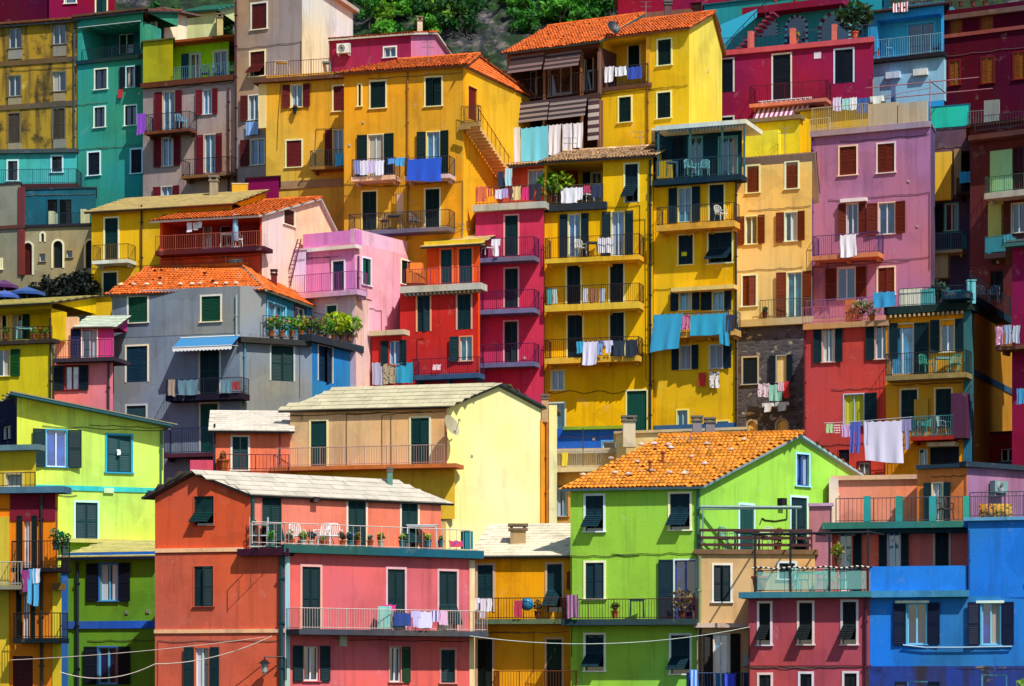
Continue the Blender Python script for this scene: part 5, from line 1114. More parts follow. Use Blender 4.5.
f = b.vol([(54.5, 130.3), (113, 129.6)], 359.5, 'dc7a84', deep=2)[0]; f.pane = 'd0d0d8'; f.sash = '6a1420'; f.sh = '0c2028'; f.wins('O 54.5 365 89 391 f=6a1420')
f.box(53, 357.5, 114, 361.5, -1.5, .6, '3a3034', 'terrace_slab'); f.rail(56, 112, 340, 357.5, .5, '5a4448', gap=.12); f.pipe(109, 360, 415, '3a1a20', .05)
u = b.vol([(78, 131.2), (114, 131)], 326, 'b83a74', deep=2)[0]; u.sh = '14204c'; u.wins('Ol 71 328 98 359 p=14182c q=c8b8c0'); f.box(56, 317, 77, 358, -1.5, -1.2, 'e8b088', 'terrace_wall')
b.shed([u], b.z+.85, 2.6, kind='slab', col='c4d0bc', fascia='5a3c34', oe=.3); b.done()
# ================================================================== right, middle
b = Bld('house', 'red and orange corner house with a crowded roof terrace above the big white sheet', 880, 127)
f, o_, e = b.vol([(803.5, 129), (886, 127.4), (968, 125.8), (1016, 136)], 327, ['c2443c', 'd8941c', 'b0761e'], deep=8)
f.sh = o_.sh = '0a2a30'; f.fr = 'c8a8a8'; o_.fr = 'd0c098'; f.pane = o_.pane = '2c4c6c'
f.wins('O 814 327 843 363 | O 866 323.5 898 360 | Okr 843 393 878 426 p=b0b018 f=c8c0c0 q=a8c0c8'); o_.wins('Or 890 323 929 374 p=3a8ab8 | O 931 319 964 353 | C 899.5 388 919 430 s=0a2a30 | C 934 387 953 428 s=0a2a30')
o_.balc(886, 966, 352, 374, 379, 1.0, '2a3038', '8a7a50', brackets=False); o_.balc(911, 953, 416, 436, 440, .9, '4a8a94', '9a2a1c')
o_.box(914, 399, 928, 420, -.02, .2, 'b88a2c', 'panel'); o_.box(951, 393, 966, 438, .0, .9, '4a2a44', 'side_screen')
o_.box(963.5, 310, 971, 478, -.1, .06, '2c6478', 'corner_strip'); e.box(970, 312, 974, 470, -.05, .06, '2c6478', 'corner_strip'); e.band(372, .3, .05, '2c5068', x=972)
f.wins('N 857 461 871 480 p=1c2430 f=5a1a20 | C 838 449 850 478 s=14101c f=none'); o_.wins('C 928 446 960 480 s=101820 f=none | N 918 448 930 470 p=102028 f=none'); o_.box(927, 442, 955, 446, 0, .6, 'b8a890', 'door_hood')
f.box(803, 322, 888, 327.5, -.6, .3, 'b88a60', 'coping'); f.pipe(805, 330, 470, '6a1418', .05)
t = b.vol([(886, 127.45), (968, 125.85), (1016, 136)], 313, ['d8941c', 'b0761e'], ybot=329, deep=8); t[0].box(884, 304.5, 972, 312, -1, .35, '14343c', 'terrace_slab'); t[1].box(969, 304, 1012, 311, -1, .3, '14303a', 'terrace_slab')
n = 16; mb = MB(); u0, u1 = t[0].uv(890, 314, .3)[0], t[0].uv(966, 312, .3)[0]; z = t[0].uv(930, 312.5, .3)[1]
for i in range(n): t[0].ubox(mb, u0+(u1-u0)*i/n, u0+(u1-u0)*(i+.4)/n, z-.14, z, 0, .33)
t[0].part(mb, 'dentils', wallmat('b8a888')); t[0].rail(899, 968, 287, 304.5, .3, '1c3a44', gap=.2); t[1].rail(970, 1011, 285, 304, .25, '1c2c34', gap=.2); f.rail(803, 868, 306, 322, .25, 'c85a78', gap=.14)
t[0].box(899, 288.5, 921, 306, .05, .2, 'd8d8cc', 'wind_screen'); t[0].box(921, 289, 934, 305, .05, .2, '5aa8a0', 'wind_screen'); t[0].box(945, 290, 966, 304, .05, .15, '1c6a7c', 'wind_screen')
f.box(845, 300, 857, 322, -.5, .1, 'c86a34', 'chimney_block'); b.done()
tb = b
things_row(f, .6, [(873.5, 291, 895, 307, '2a94c8', 'bright blue sheet hung over the rail beside the red house terrace', 'sheet')])
things_row(f, 1.05, [(826, 423, 833, 433, 'a8c890', 'pale green cloth first on the red house washing line'), (834, 424, 840.5, 433, 'b81c30', 'dark red striped cloth on the red house washing line', 'towel', 'hstripe', 'e0c8c8'), (841.5, 424, 849.5, 437, 'c8a0d0', 'lilac towel on the red house washing line'), (850.5, 422, 861, 453, '4a5ab8', 'long blue violet trousers on the red house washing line', 'trousers'), (863, 421, 869, 445, 'a8a8d8', 'narrow pale violet towel beside the big white sheet'), (864, 420, 902, 462, 'dcd8f0', 'big white bed sheet hanging from the red house', 'sheet', 'plain', 'ffffff', .03), (902, 419, 911, 449, '8a84b0', 'greyish violet shirt at the right of the big white sheet', 'shirt')])
mb = MB(); mb.path([f.W(*f.uv(x, y, 1.05), 1.05) for x, y in ((824, 423), (850, 422), (880, 419.5), (912, 417))], .015); tag(mb.build('clothesline', paint('c8c8d0'), None), 'thin white clothesline above the big white sheet on the red house', 'clothesline')
chair(spot(o_, 926, 373, .5), 'aqua garden chair left of the table on the orange balcony', .5, '3a9a84'); chair(spot(o_, 955, 373, .5), 'aqua garden chair right of the table on the orange balcony', -.5, '3a9a84'); table(spot(o_, 943, 373, .5), 'pale garden table on the orange corner balcony', '8ac0b8', .8, .5); chair(spot(o_, 924, 435, .5), 'turquoise chair on the lower orange balcony', -.6, '2aa8a0'); chair(spot(o_, 944, 435, .5), 'folded pale chair on the lower orange balcony', .9, 'a8c8c8')
for x, l, c, fl in ((860, 'white flowered pot by the orange chimney block', '5a6a2c', 'e8e4e4'), (872, 'pale flowered low pot on the red house coping', '8a8a50', 'e0d8c8')): plant(spot(f, x, 321, .1), l, 1.0, 'b05a34', c, fl, 1.2, .3)
for x, l, rz in ((983, 'dark blue chair in the middle of the shaded roof terrace', .3), (994, 'second dark blue chair on the shaded roof terrace', -.4)): chair(spot(t[1], x, 303, -.6), l, rz, '1c3c54')
table(spot(t[0], 938, 304, -.8), 'blue green table on the crowded roof terrace', '2a7a88', 1.0, .6); plant(spot(t[0], 940, 303, -.3), 'dark potted plant beside the turquoise screen', 1.1, '3a3a34', '1c3a20'); plant(spot(t[0], 928, 304, .0), 'orange bowl plant in front of the pale wind screen', .5, 'd89a50', '7a7a3a', 'e0a050')
p = spot(t[0], 971, 304, .1); mb = MB(); mb.box((0,0,0), .38, .38, 1.05); mb.box((0,0,1.05), .44, .44, .06); mb.box((0,-.2,.2), .3, .02, .7)
tag(mb.build('cabinet', paint('6ac4cc'), None, loc=p), 'tall pale turquoise cabinet at the corner of the roof terrace', 'cabinet')
b = Bld('house', 'dark mauve house with a glazed green door in shade behind the mauve house', 960, 140)
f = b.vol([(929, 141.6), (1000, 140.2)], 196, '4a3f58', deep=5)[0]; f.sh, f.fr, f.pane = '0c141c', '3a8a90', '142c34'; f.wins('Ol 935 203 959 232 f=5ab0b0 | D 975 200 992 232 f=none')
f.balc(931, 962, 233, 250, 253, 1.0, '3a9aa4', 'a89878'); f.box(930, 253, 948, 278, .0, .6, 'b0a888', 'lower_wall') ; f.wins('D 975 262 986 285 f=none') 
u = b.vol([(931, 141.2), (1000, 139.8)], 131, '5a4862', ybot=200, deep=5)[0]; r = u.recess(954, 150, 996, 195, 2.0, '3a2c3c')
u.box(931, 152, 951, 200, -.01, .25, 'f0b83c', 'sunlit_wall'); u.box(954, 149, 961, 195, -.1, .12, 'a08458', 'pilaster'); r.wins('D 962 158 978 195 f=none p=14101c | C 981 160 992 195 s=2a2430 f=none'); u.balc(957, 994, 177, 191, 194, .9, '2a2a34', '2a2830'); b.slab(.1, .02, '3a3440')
u.box(931, 107, 968, 127, -.3, -.2, '1fb8b0', 'terrace_screen'); u.box(929, 105, 970, 131, -.4, -.31, '1c5a64', 'screen_frame'); u.rail(968, 984, 111, 131, -.2, '7a8a80', gap=.14); u.box(984, 100, 999, 130, -1.5, -1.3, '8a8a80', 'screen_wall'); b.done()
cloth(u, 1.2, 959, 171, 970, 183, '1f9ad0', 'bright turquoise towel on the dark balcony at right', 'towel'); chair(spot(u, 983, 191, .6), 'pale chair on the dark balcony below the maroon house', .4, 'b8b0c0')
b = Bld('house', 'shaded house with pale green plaster and railed balconies below the maroon house', 1000, 136)
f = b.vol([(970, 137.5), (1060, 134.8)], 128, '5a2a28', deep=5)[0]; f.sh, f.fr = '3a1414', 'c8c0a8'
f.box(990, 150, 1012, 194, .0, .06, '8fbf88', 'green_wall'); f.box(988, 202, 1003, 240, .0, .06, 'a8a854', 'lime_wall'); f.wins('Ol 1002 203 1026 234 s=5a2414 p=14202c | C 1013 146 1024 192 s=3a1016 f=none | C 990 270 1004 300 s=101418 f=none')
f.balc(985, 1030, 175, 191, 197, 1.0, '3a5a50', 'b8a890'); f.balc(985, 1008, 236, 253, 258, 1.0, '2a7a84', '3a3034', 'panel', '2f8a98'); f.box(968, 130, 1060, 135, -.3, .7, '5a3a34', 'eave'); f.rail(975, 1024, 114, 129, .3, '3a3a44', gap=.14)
None; b.slab(.15, .2, '4a3430'); b.done()
things_row(f, 1.05, [(1004, 234, 1012, 242, '2a8aa0', 'teal cloth on the small balcony at the right edge')])
b = Bld('house', 'crimson house wall with a small balcony and washing beside the orange corner house', 1030, 123)
f = b.vol([(1012, 124.5), (1075, 122.8)], 243, '8c1a42', deep=6)[0]; f.box(1004, 240, 1075, 243.5, -.3, .5, '3a6a74', 'eave'); f.balc(997, 1040, 328, 345, 349, 1.0, '5a3a54', '6a4a3a'); f.wins('C 1030 300 1050 345'); b.slab(.1, .3, '5a6a6a'); b.done()
things_row(f, 1.12, [(995, 326, 1003, 345, 'c880a8', 'pink checked cloth at the left of the crimson balcony', 'towel', 'dots', 'f0e0e8'), (1004, 325, 1012, 344, '9ab0d0', 'pale blue shirt on the crimson balcony', 'shirt'), (1013, 325, 1020, 343, 'b8c8d8', 'second pale towel on the crimson balcony'), (1017, 388, 1025, 404, '3a9ad0', 'bright blue cloth on the dark red wall at the right edge')])
b = Bld('house', 'dark red low wall house in shadow behind the mauve walled room with the air conditioner', 995, 127)
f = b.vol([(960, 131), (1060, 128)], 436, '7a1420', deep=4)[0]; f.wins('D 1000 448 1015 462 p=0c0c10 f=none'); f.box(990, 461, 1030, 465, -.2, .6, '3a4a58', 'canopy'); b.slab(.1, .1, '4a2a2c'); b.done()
# ================================================================== centre front
b = Bld('house', 'cream house with a broad blank yellow gable and pale slab roof', 450, 117)
f, e = b.vol([(290, 118.2), (446, 116.5), (550, 119.6)], 408, ['dcae78', 'f6dea0'], mats=[wallmat('dcae78'), wallmat('f6dea0', .5)], deep=7); f.fr, f.sh = 'f0dcb0', '0d3c3c'  # eave shade put into the front's tan, gable coloured as sunlit plaster
f.wins('C 309 419 328.5 468 | C 409 416 431 466'); f.box(270, 465, 456, 469, -.3, 1.0, 'b86a3c', 'balcony_slab'); f.rail(276, 444, 446.5, 465, .95, 'c09890', gap=.11); f.box(290, 469, 454, 520, -.1, .06, 'e8b430', 'lower_wall'); f.wins('D 409 483 421 495 p=1c5a3c f=none')
f.pipe(447, 408, 470, 'c89060', .03); f.cable([(382, 465), (382, 415), (395, 414.5)]); f.cable([(391, 465), (391, 416)]); f.cable([(288, 416), (302, 416), (302, 420)])
rr = b.gable([f, e], 496.5, 383, kind='slab', col='c8be9c', fascia='232c38', oe=.35, ol=.25, orr=.3, gutter='26303c'); dish(f, 452, 425, 'a8a080', .45, .7, .9); 
e.box(541, 420, 549, 545, -.05, .08, 'e0901c', 'corner_strip'); e.pipe(545, 405, 545, 'c07020', .06, .16)
r2 = b.vol([(549, 119.3), (557, 119.3)], 405, 'ecd8a0', deep=4)[0]; b.chimney(545, 396, 409, 119.4, .3, 'c8a070')
a = b.vol([(213, 117.3), (290, 117.6)], 428, 'e07860', deep=4)[0]; a.fr, a.sh = 'f0d8c8', '0d3c40'; a.wins('C 230.5 435 250 471'); a.pipe(214.5, 424, 470, '2a2c38', .05); a.rail(222, 289, 454.5, 470, .5, '7a2a3c', gap=.16); a.pipe(280, 428, 470, '8a3a34', .03)
b.shed([a], b.z+1.15, 3.6, kind='slab', col='dcd2c2', fascia='2a3038', oe=.5, gutter='2c3c40'); a.box(190, 460, 213, 480, -.5, .5, 'c84a60', 'lower_wall') ; b.done()
plant(spot(a, 223, 471, .2), 'brown jar with dry plant beside the salmon annex door', .85, '9a5a24', '8a6a2c', None, .8, .5)
for x, y0, y1, c in ((555, 428, 452, 0),):
    b = Bld('terrace_block', 'blue tarpaulin walled terrace below the tall yellow house', 590, 126, 'terrace')
    f = b.vol([(553, 126.4), (626, 125.6)], 449, 'd8b070', deep=6)[0]; f.box(556, 449, 626, 453, -.4, .3, 'b8a890', 'ledge'); f.wins('N 558 484 570 520 p=5a84a8 f=none q=7aa0c0')
    k = b.vol([(545, 128.5), (625, 127.6)], 429, '1c58b8', deep=3)[0]; k.wins('D 601 440 617 450 p=0c2450 f=4a90d0'); k.box(563, 426, 626, 429, -.2, .3, '7a9a2c', 'roof_edge')
    w2 = b.vol([(546, 124), (622, 123)], 471, 'd8a050', deep=4)[0]; w2.box(545, 467, 622, 471.5, -.5, .6, 'c8b898', 'coping'); w2.rail(557, 620, 451, 467.5, .5, 'b8b0a4', gap=.1); w2.cable([(583, 470), (583, 428)], '3a3a34', .025); w2.wins('N 556 485 569 517 p=4a7aa0 f=none q=8ab0d0'); b.slab(.1, .05, 'c8b898'); b.done()
cloth(w2, .56, 562, 452, 568, 466, 'd8c030', 'yellow cloth hung on the railing beside the cream gable', 'towel')
b = Bld('house', 'low cream block with a vaulted chimney between blue terrace and orange tiled roof', 640, 119)
f = b.vol([(616, 121.5), (745, 119.5)], 434, 'd8c8a0', deep=4)[0]; b.slab(.12, .1, 'c8b8a0'); b.chimney(629, 417, 434, 120.5, .55, 'c8b8a0'); b.chimney(697, 417, 434, 119.5, .4, '8a7a74'); b.chimney(710, 419, 434, 119.4, .4, '8a7a74'); b.done()
b = Bld('house', 'green house with an orange tiled roof and zigzag sunlit gable', 700, 105)
f, e = b.vol([(570.5, 104.7), (701, 103.4), (893, 111)], 485, ['8ac64c', '8ed05a'], deep=8); f.fr, f.sh, f.pane = 'f0ece0', '0d2f3c', '14243c'; e.fr = 'c8e0d8'
f.wins('F 583.5 493.5 605.5 532.5 | F 668 491.5 692 531 | C 583.5 560.5 606 600 | F 583.5 632.5 606 672 | F 669 633 692 675 | Ol 659 559 697 621 p=141c60 q=2a4ac0'); f.sh = '0d2f3c'
f.balc(562.5, 695, 599, 619, 625, 1.1, '4a1c20', '28424a', brackets=False, ) 
e.wins('N 795 452.5 810 487 p=1c4c9c f=a8d8f0 q=1c4c9c | C 738 503 755 552 s=20504c | C 789.5 495.5 808 552 s=10343c')
e.box(782, 498, 787, 505, 0, .25, '1c2428', 'wall_lamp'); e.cable([(760, 524), (762, 518), (765, 520), (775, 521), (787, 519), (787, 505)], '2a3a10', .025)
gt = b.gable([f, e], 795, 433, col='e08a1c', fascia='8fb0b8', oe=.45, ol=.2, orr=.35, gutter='9ab4bc'); f.pipe(698.5, 488, 690, '2c6a5c', .06); antenna(b, 691, 431, 446, 107); b.done()
for i, (x, y) in enumerate(((641, 447), (654, 446), (668, 447), (671, 450), (611, 461), (637, 464), (692, 459), (583, 477), (615, 475), (628, 476.5), (652, 473), (669, 475), (685, 475), (707, 446), (731, 452), (744, 442), (705, 466), (684, 476))): roofstone(on_roof(b, gt[0], x, y)+V((0,-.05,.06)), 'pale stone lying on the orange tiles of the green house', .085, 'stones on the green house roof', 'c8b8b0')
for x, y0, y1 in ((650, 460, 473), (663, 455, 464)): b2 = at(x, y1, 105.5); mb = MB(); mb.lathe((0,0,-.2), [(.06,0),(.06,.6),(.1,.62),(.1,.66),(0,.7)], 8); tag(mb.build('vent_pipe', paint('8a4a24'), None, loc=on_roof(b, gt[0], x, y1)), 'short rusty vent pipe %s on the orange tiled green house roof' % ('nearer the eave' if x < 655 else 'higher up'), 'vent pipe')
table(spot(f, 637, 618, .6), 'green box table on the green house balcony', '1c5a54', .6, .5); cloth(f, 1.24, 566, 594, 578, 618, 'b87a98', 'dusty pink towels on the left of the green house balcony', 'towel', 'stripe', '5a3a6a'); plant(spot(f, 682, 618, .6), 'straggly dry plant in a pot at the right of the green house balcony', 1.1, '5a3a2c', '7a6a3c')
plant(spot(f, 615, 618, .7), 'small orange pot between the doors of the green house balcony', .6, 'c86a20', '4a5a1c')
b = Bld('house', 'orange yellow house with green doors under a pale slab roof with a stone chimney', 525, 106)
f = b.vol([(474, 106.2), (572, 105.5)], 554, 'f29c06', deep=5)[0]; f.fr, f.sh = 'c8a88c', '0d343c'
f.wins('C 475.5 563 495 612 | F 545 562 564 612 | C 475.5 637 494.5 690 s=14201c | C 544.5 637 564 690 s=14301c'); f.balc(473, 563, 598, 619, 624, 1.0, '4a1c14', '5a6a50', brackets=False); f.balc(494, 576, 671, 692, 697, 1.0, '7a3a10', 'b07020', brackets=False)
rf = b.shed([f], b.z+1.45, 4.5, kind='slab', col='e8dcc0', fascia='4a443c', oe=.35, gutter='3a3c40'); b.chimney(518, 525, 545, 107.5, .62, '9a8a74', '6a6058'); b.done()
things_row(f, 1.12, [(472, 598, 480, 610, 'e8e0ec', 'white shirt at the left end of the orange house balcony', 'shirt'), (480, 598, 486, 618, 'e0d8e8', 'long white towel on the orange house balcony'), (486.5, 598, 492, 612, 'e4dce4', 'short white towel on the orange house balcony')])
mb = MB(); p = spot(f, 527, 604, .7)
k = 12
mb.lathe((0,0,-.26), [(0,0),(.12,.02),(.22,.1),(.26,.24),(.22,.4),(.12,.5),(0,.52)], 14); tag(mb.build('beach_ball', paint('2a8ab8', .4), None, loc=p, smooth=True), 'round blue ball resting at the railing of the orange house', 'ball')
cloth(f, 1.12, 514, 600, 522, 617, 'b02848', 'crimson towel beside the blue ball on the orange house balcony', 'towel'); cloth(f, .3, 566.5, 571, 571, 590, '8a2a1c', 'long brown scarf on the orange wall by the green house', 'towel'); plant(spot(f, 538, 618, .6), 'small dark plant by the shuttered door on the orange balcony', .7, '6a3a20', '3a3a1c')
# ================================================================== left front
b = Bld('house', 'lime green house with blue framed windows and a sloping dark roof edge', 90, 111)
s, f = b.vol([(-20, 114), (17, 110), (163.5, 112.4)], 399, ['1c2a4c', 'c6e05e'], deep=9, cap=False); f.fr, f.sh = '1f8ab0', '0c2f34'; 
zr = f.uv(163, 427)[1]; zl = f.uv(17, 397)[1]; f.top = [(0, zl), (f.L, zr)]; s.top = [(0, zl), (s.L, zl)]; f.holes
f.wins('O 32 429 80.5 468 f=2a9ac0 p=2450b0 q=e0e4f0 | C 105 433.5 133 473.5 f=2a9ac0 s=10484c | C 73.5 500.5 99.5 541 f=b8e4d0 s=103c44'); f.band(486.5, .2, .05, '3ac0b8', x=20); f.box(104, 488, 114, 493, 0, .1, 'c8d8a0', 'plaque')
Q = [V((*b.ring[i], 0)) for i in range(4)]
A, Bp, C, D = Q; pts = [V((Bp.x, Bp.y, zl)), V((C.x, C.y, zr)), V((D.x, D.y, zr)), V((A.x, A.y, zl))]
f.extra.clear(); s.extra.clear()
b.slope(pts[0]+V((-.1, 0, .1)), pts[1]+V((.1, 0, .1)), pts[2]+V((.1, 4, .1)), pts[3]+V((-.1, 4, .1)), kind='slab', col='8a8a74', fascia='1c5a68', oe=.65)
f.box(53, 539, 163, 543, -.3, .6, 'c8c070', 'terrace_slab'); f.pipe(160.5, 430, 545, '3a6a54', .04); s.wins('D 2 425 12 440 p=101828 f=none'); b.done()
cloth(f, .1, 117, 449, 120.5, 455, 'e0e8f0', 'tiny white figure ornament on the right upper lime house shutter', 'towel', name='ornament', cat='ornament', group='window ornaments')
b = Bld('house', 'olive green house with blue corner bands below the lime house', 110, 105.5)
f = b.vol([(62, 106.2), (158, 105)], 556, '5f8e22', deep=5)[0]; f.sh, f.fr, f.pane, f.sash = '0a1424', '3a6ac0', '1c2450', '5ab0d8'
f.wins('O 87 562.5 131 602 | O 85 646 131 685'); f.box(62, 552, 158, 558.5, -.2, .12, '1c5ab0', 'blue_band'); f.box(62, 621, 158, 628.5, -.1, .08, '2458c0', 'blue_band'); f.box(61, 558, 67.5, 690, -.1, .06, '2464c8', 'blue_band'); f.pipe(78, 562, 690, '10202c', .07)
b.shed([f], b.z+.75, 4, kind='slab', col='d0c87c', fascia='1c4a8a', oe=.4, gutter='1f5ab0'); b.done(); fo = f
b = Bld('house', 'narrow orange and yellow houses front with dark shutters beside the olive green house', 30, 102)
f = b.vol([(-40, 102.8), (36, 102)], 449, 'c8a820', deep=4)[0]; f.box(-40, 445, 38, 450.5, -.3, .4, '5a7a84', 'roof_edge'); f.wins('D 4 472 24 488 p=14343c f=c8b880'); f.rail(-20, 35, 473, 487, .5, '3a3428', gap=.18)
m = b.vol([(-40, 101.2), (58, 100.6)], 492, 'e07c10', deep=3)[0]; m.sh = '0a1c1c'; m.fr = 'none'; m.box(-40, 486.5, 63, 493, -.6, .4, '4a6a78', 'eave'); b.slab(.1, .02, '8a8474')
m.box(10, 493, 55, 521, 0, .04, '7a1c24', 'red_band')
m.wins('O 17.5 515 37.5 568 p=9aa0b0 | O 17 570 36 640 p=5a8ab0 | C 12 655 34 690 s=4a1010'); m.box(-40, 517, 9, 690, -.02, .05, 'd0b030', 'yellow_wall'); m.box(52.5, 585, 61, 690, -.02, .05, 'd8b828', 'yellow_wall'); m.pipe(42, 495, 690, '2a1c14', .06)
m.balc(12, 62, 541, 567.5, 572, .9, '2a2018', '141c20', brackets=False); m.balc(14, 60, 613, 638, 643, .9, '2a2018', '14201c', brackets=False); m.balc(-30, 21, 562, 585, 589.5, 1.1, 'c0c0b4', '8a8468'); m.box(52, 583, 62, 590, 0, .4, '7a5a28', 'ledge'); b.done()
things_row(m, 1.2, [(22, 570, 30, 592, '8a2a74', 'purple shirt on the clothes line at the lower left', 'shirt'), (28, 569, 40, 605, '4aa0d0', 'pale blue trousers hanging at the lower left', 'trousers'), (33, 568, 40, 583, 'd8d0d8', 'white cloth beside the pale blue trousers at lower left')])
for x, y, l in ((56, 548, 'hanging plant on the roof corner of the orange front at lower left'), (64, 552, 'small leafy pot on the olive house roof corner')): plant(spot(m, x, y+2, .7), l, .8, '3a5a54', '1c6a3c', None, 1.2)
b = Bld('house', 'large salmon corner house with a flowered terrace and two railed balcony storeys', 285, 100)
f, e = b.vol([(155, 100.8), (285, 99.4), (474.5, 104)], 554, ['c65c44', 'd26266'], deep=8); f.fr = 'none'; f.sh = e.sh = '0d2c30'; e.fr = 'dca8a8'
f.wins('C 193.5 565.5 214 607 | O 185 646.5 219.5 690 p=1c3a54'); f.box(155, 548, 243, 552, -.1, .06, 'e0b8a0', 'string_course'); f.band(631.5, .14, .06, 'dcb49c', x=157)
e.wins('C 300 564.5 322 630 | C 385.5 567 406.5 630 | F 437 569 458.5 632 | O 292.5 645 329.5 682 p=1c3450 f=none | Or 388.5 646 409.5 683 f=c89088 p=1c4054 s=0f3c20 | C 439 647.5 456.5 684 f=c08080')
None; e.balc(286, 487, 609.5, 630, 635.5, 1.0, 'd8c0b8', '4a4a4c', brackets=False, ) ; f.pipe(282, 556, 690, '183c44', .09); e.box(285.2, 555, 290, 690, -.05, .05, '8fb4bc', 'corner_strip'); e.box(469.5, 560, 475, 690, -.05, .05, 'e8c8a0', 'corner_strip')
f.box(237, 548.5, 288, 555.5, -.3, .35, '3a1820', 'terrace_slab'); e.box(284, 547.5, 484, 555.5, -.6, .35, '1f5862', 'terrace_slab')
up = b.vol([(155, 100.9), (250, 99.85), (441, 104.35)], 494, ['c0553c', 'e0785e'], ybot=555, deep=8); uf, ue = up; uf.fr = 'none'; uf.sh = ue.sh = '0d3434'; ue.fr = 'ecc8b0'
uf.wins('F 193.5 495.5 214.5 526'); ue.wins('F 261 494 282 548 f=none | C 346 499 367.5 549 | F 399.5 500 419.5 549')
rs = b.gable([uf, ue], 197, 471, end=0, kind='slab', col='ccc3b2', fascia='3a3634', oe=.3, ol=.25, orr=.3, gutter='2a6a5c'); ue.pipe(252, 494, 548, '1c4a4a', .07); 
b.chimney(390, 470, 477, 104.5, .2, '5a8a84', '6a6058'); ue.box(314, 497, 320, 502, 0, .3, '2a2428', 'wall_lamp')
e.rail(252, 470, 526, 547.5, .25, 'd8c8c0', gap=.3); f.rail(250, 285, 524, 548.5, .25, 'b8b0a8', gap=.3); e.box(465, 531, 473, 549, -.1, .2, '1f7a7c', 'pillar')
b.done(); es, fs_ = e, f
mb, u, v = lamp(f, 264.5, 669, ''); r = tag(mb.build('street_lamp', paint('15161a'), None), 'black iron wall lamp with a glass lantern on the salmon house corner', 'street lamp')
m2 = MB(); p = f.W(u, v, .5); m2.lathe((p.x, p.y, p.z-.2), [(.03,0),(.1,.1),(.15,.4),(0,.42)], 8); m2.build('glass', glassmat('c8d0d0'), r); m2 = MB(); m2.lathe((p.x, p.y, p.z+.2), [(.24,0),(.06,.14),(0,.16)], 10); m2.build('lamp_shade', paint('15161a'), r)
things_row(e, 1.14, [(394, 612, 411, 626, '1c3a80', 'dark blue towel left on the salmon house lower balcony'), (411, 611, 421, 627, 'b8b0dc', 'lilac shirt on the salmon house lower balcony', 'shirt'), (418, 611, 432, 628, 'd0c8e4', 'pale lilac towel in the middle of the lower salmon balcony'), (432, 610, 440, 622, '5a4a8a', 'violet and white striped cloth on the lower salmon balcony', 'towel', 'stripe', 'd0c8e4'), (438, 610, 447, 625, 'd8a8c8', 'pale pink cloth at the right of the lower salmon balcony')])
tt = spot(e, 385, 629, .6); mb = MB(); mb.box((0,0,0), .5, .3, .85); mb.box((0,-.16,.05), .4, .02, .7); tag(mb.build('cabinet', paint('8ad0c4'), None, loc=tt), 'pale turquoise cabinet on the lower salmon balcony', 'cabinet')
cloth(e, .6, 384, 604, 396, 611, 'd0187a', 'bright magenta cloth draped above the turquoise cabinet', 'towel')
mb = MB(); p = spot(e, 425, 625, .75); mb.lathe((0,0,-.15), [(0,0),(.14,.04),(.2,.18),(.14,.32),(0,.36)], 14); tag(mb.build('beach_ball', paint('4aa8d8', .4), None, loc=p, smooth=True), 'light blue ball behind the washing on the lower salmon balcony', 'ball')
mb = MB(); p = spot(e, 259, 547, -.9); 
for z in (.0, .4, .8): mb.box((0,0,z), .7, .35, .04)
for sx in (-1, 1):
    for sy in (-1, 1): mb.bar((sx*.33, sy*.15, 0), (sx*.33, sy*.15, 1.1), .02)
sh_ = empty('shelf_stand', p, 'white shelf stand with pots at the left end of the salmon terrace', 'shelf'); mb.build('frame', paint('b8c4c0'), sh_)
for i, (x, l, rz) in enumerate(((297, 'white reclining chair left on the salmon house terrace', .4), (322, 'second white chair on the salmon house terrace', -.5), (335, 'third white low chair on the salmon house terrace', .2))): chair(spot(e, x, 547, -.4), l, rz, 'f0f0ec')
table(spot(e, 310, 547, -.5), 'white table among the chairs of the salmon terrace', 'e4e4e0', .7, .5, .55); table(spot(e, 422, 547, -.7), 'white counter table at the right of the salmon terrace', 'dce4e4', 1.2, .5, .85)
for x, l, c, fl in ((272, 'broad leafed green pot at the left of the salmon terrace', '4a9a1c', None), (290, 'white flowered pot first along the salmon terrace rail', '5a7a3a', 'e8e4e8'), (303, 'yellow flowered pot on the salmon terrace rail', '6a8a1c', 'e0d020'), (311, 'purple flowered pot on the salmon terrace', '3a4a3a', '6a2a8a'), (324, 'green and yellow pot before the second white chair', '5a8a1c', 'c8c030'), (342, 'reddish pot plant near the middle salmon terrace door', '5a4a24', 'a83a2c'), (350, 'blue flowered pot beside the middle salmon terrace door', '3a6a5a', '4a7ac0'), (358, 'orange flowered pot right of the middle salmon terrace door', '5a6a1c', 'e08a20'), (370, 'white blossoming pot between the salmon terrace doors', '7a8a6a', 'e8e8e4'), (381, 'big yellow flower bunch on the salmon terrace', '7a8a10', 'f0d010'), (402, 'yellow flowered tub near the right salmon terrace door', '6a9a14', 'e8d81c'), (428, 'bright yellow green plant on the right of the salmon terrace', '8ab014', 'd8d820'), (441, 'tall yellow flower at the right end of the salmon terrace', '5a7a1c', 'e0c81c')): plant(spot(e, x, 547, -.12), l, R.uniform(.38, .6), R.choice(('a8502c', '3a6a74', 'b8a890')), c, fl, 1.0, .25, 'flower pots along the salmon terrace', 70)
cloth(e, .28, 449, 540, 463, 547, 'c83a5a', 'colourful red and blue cloth bundle at the end of the salmon terrace', 'towel', 'dots', '2a4ac0')
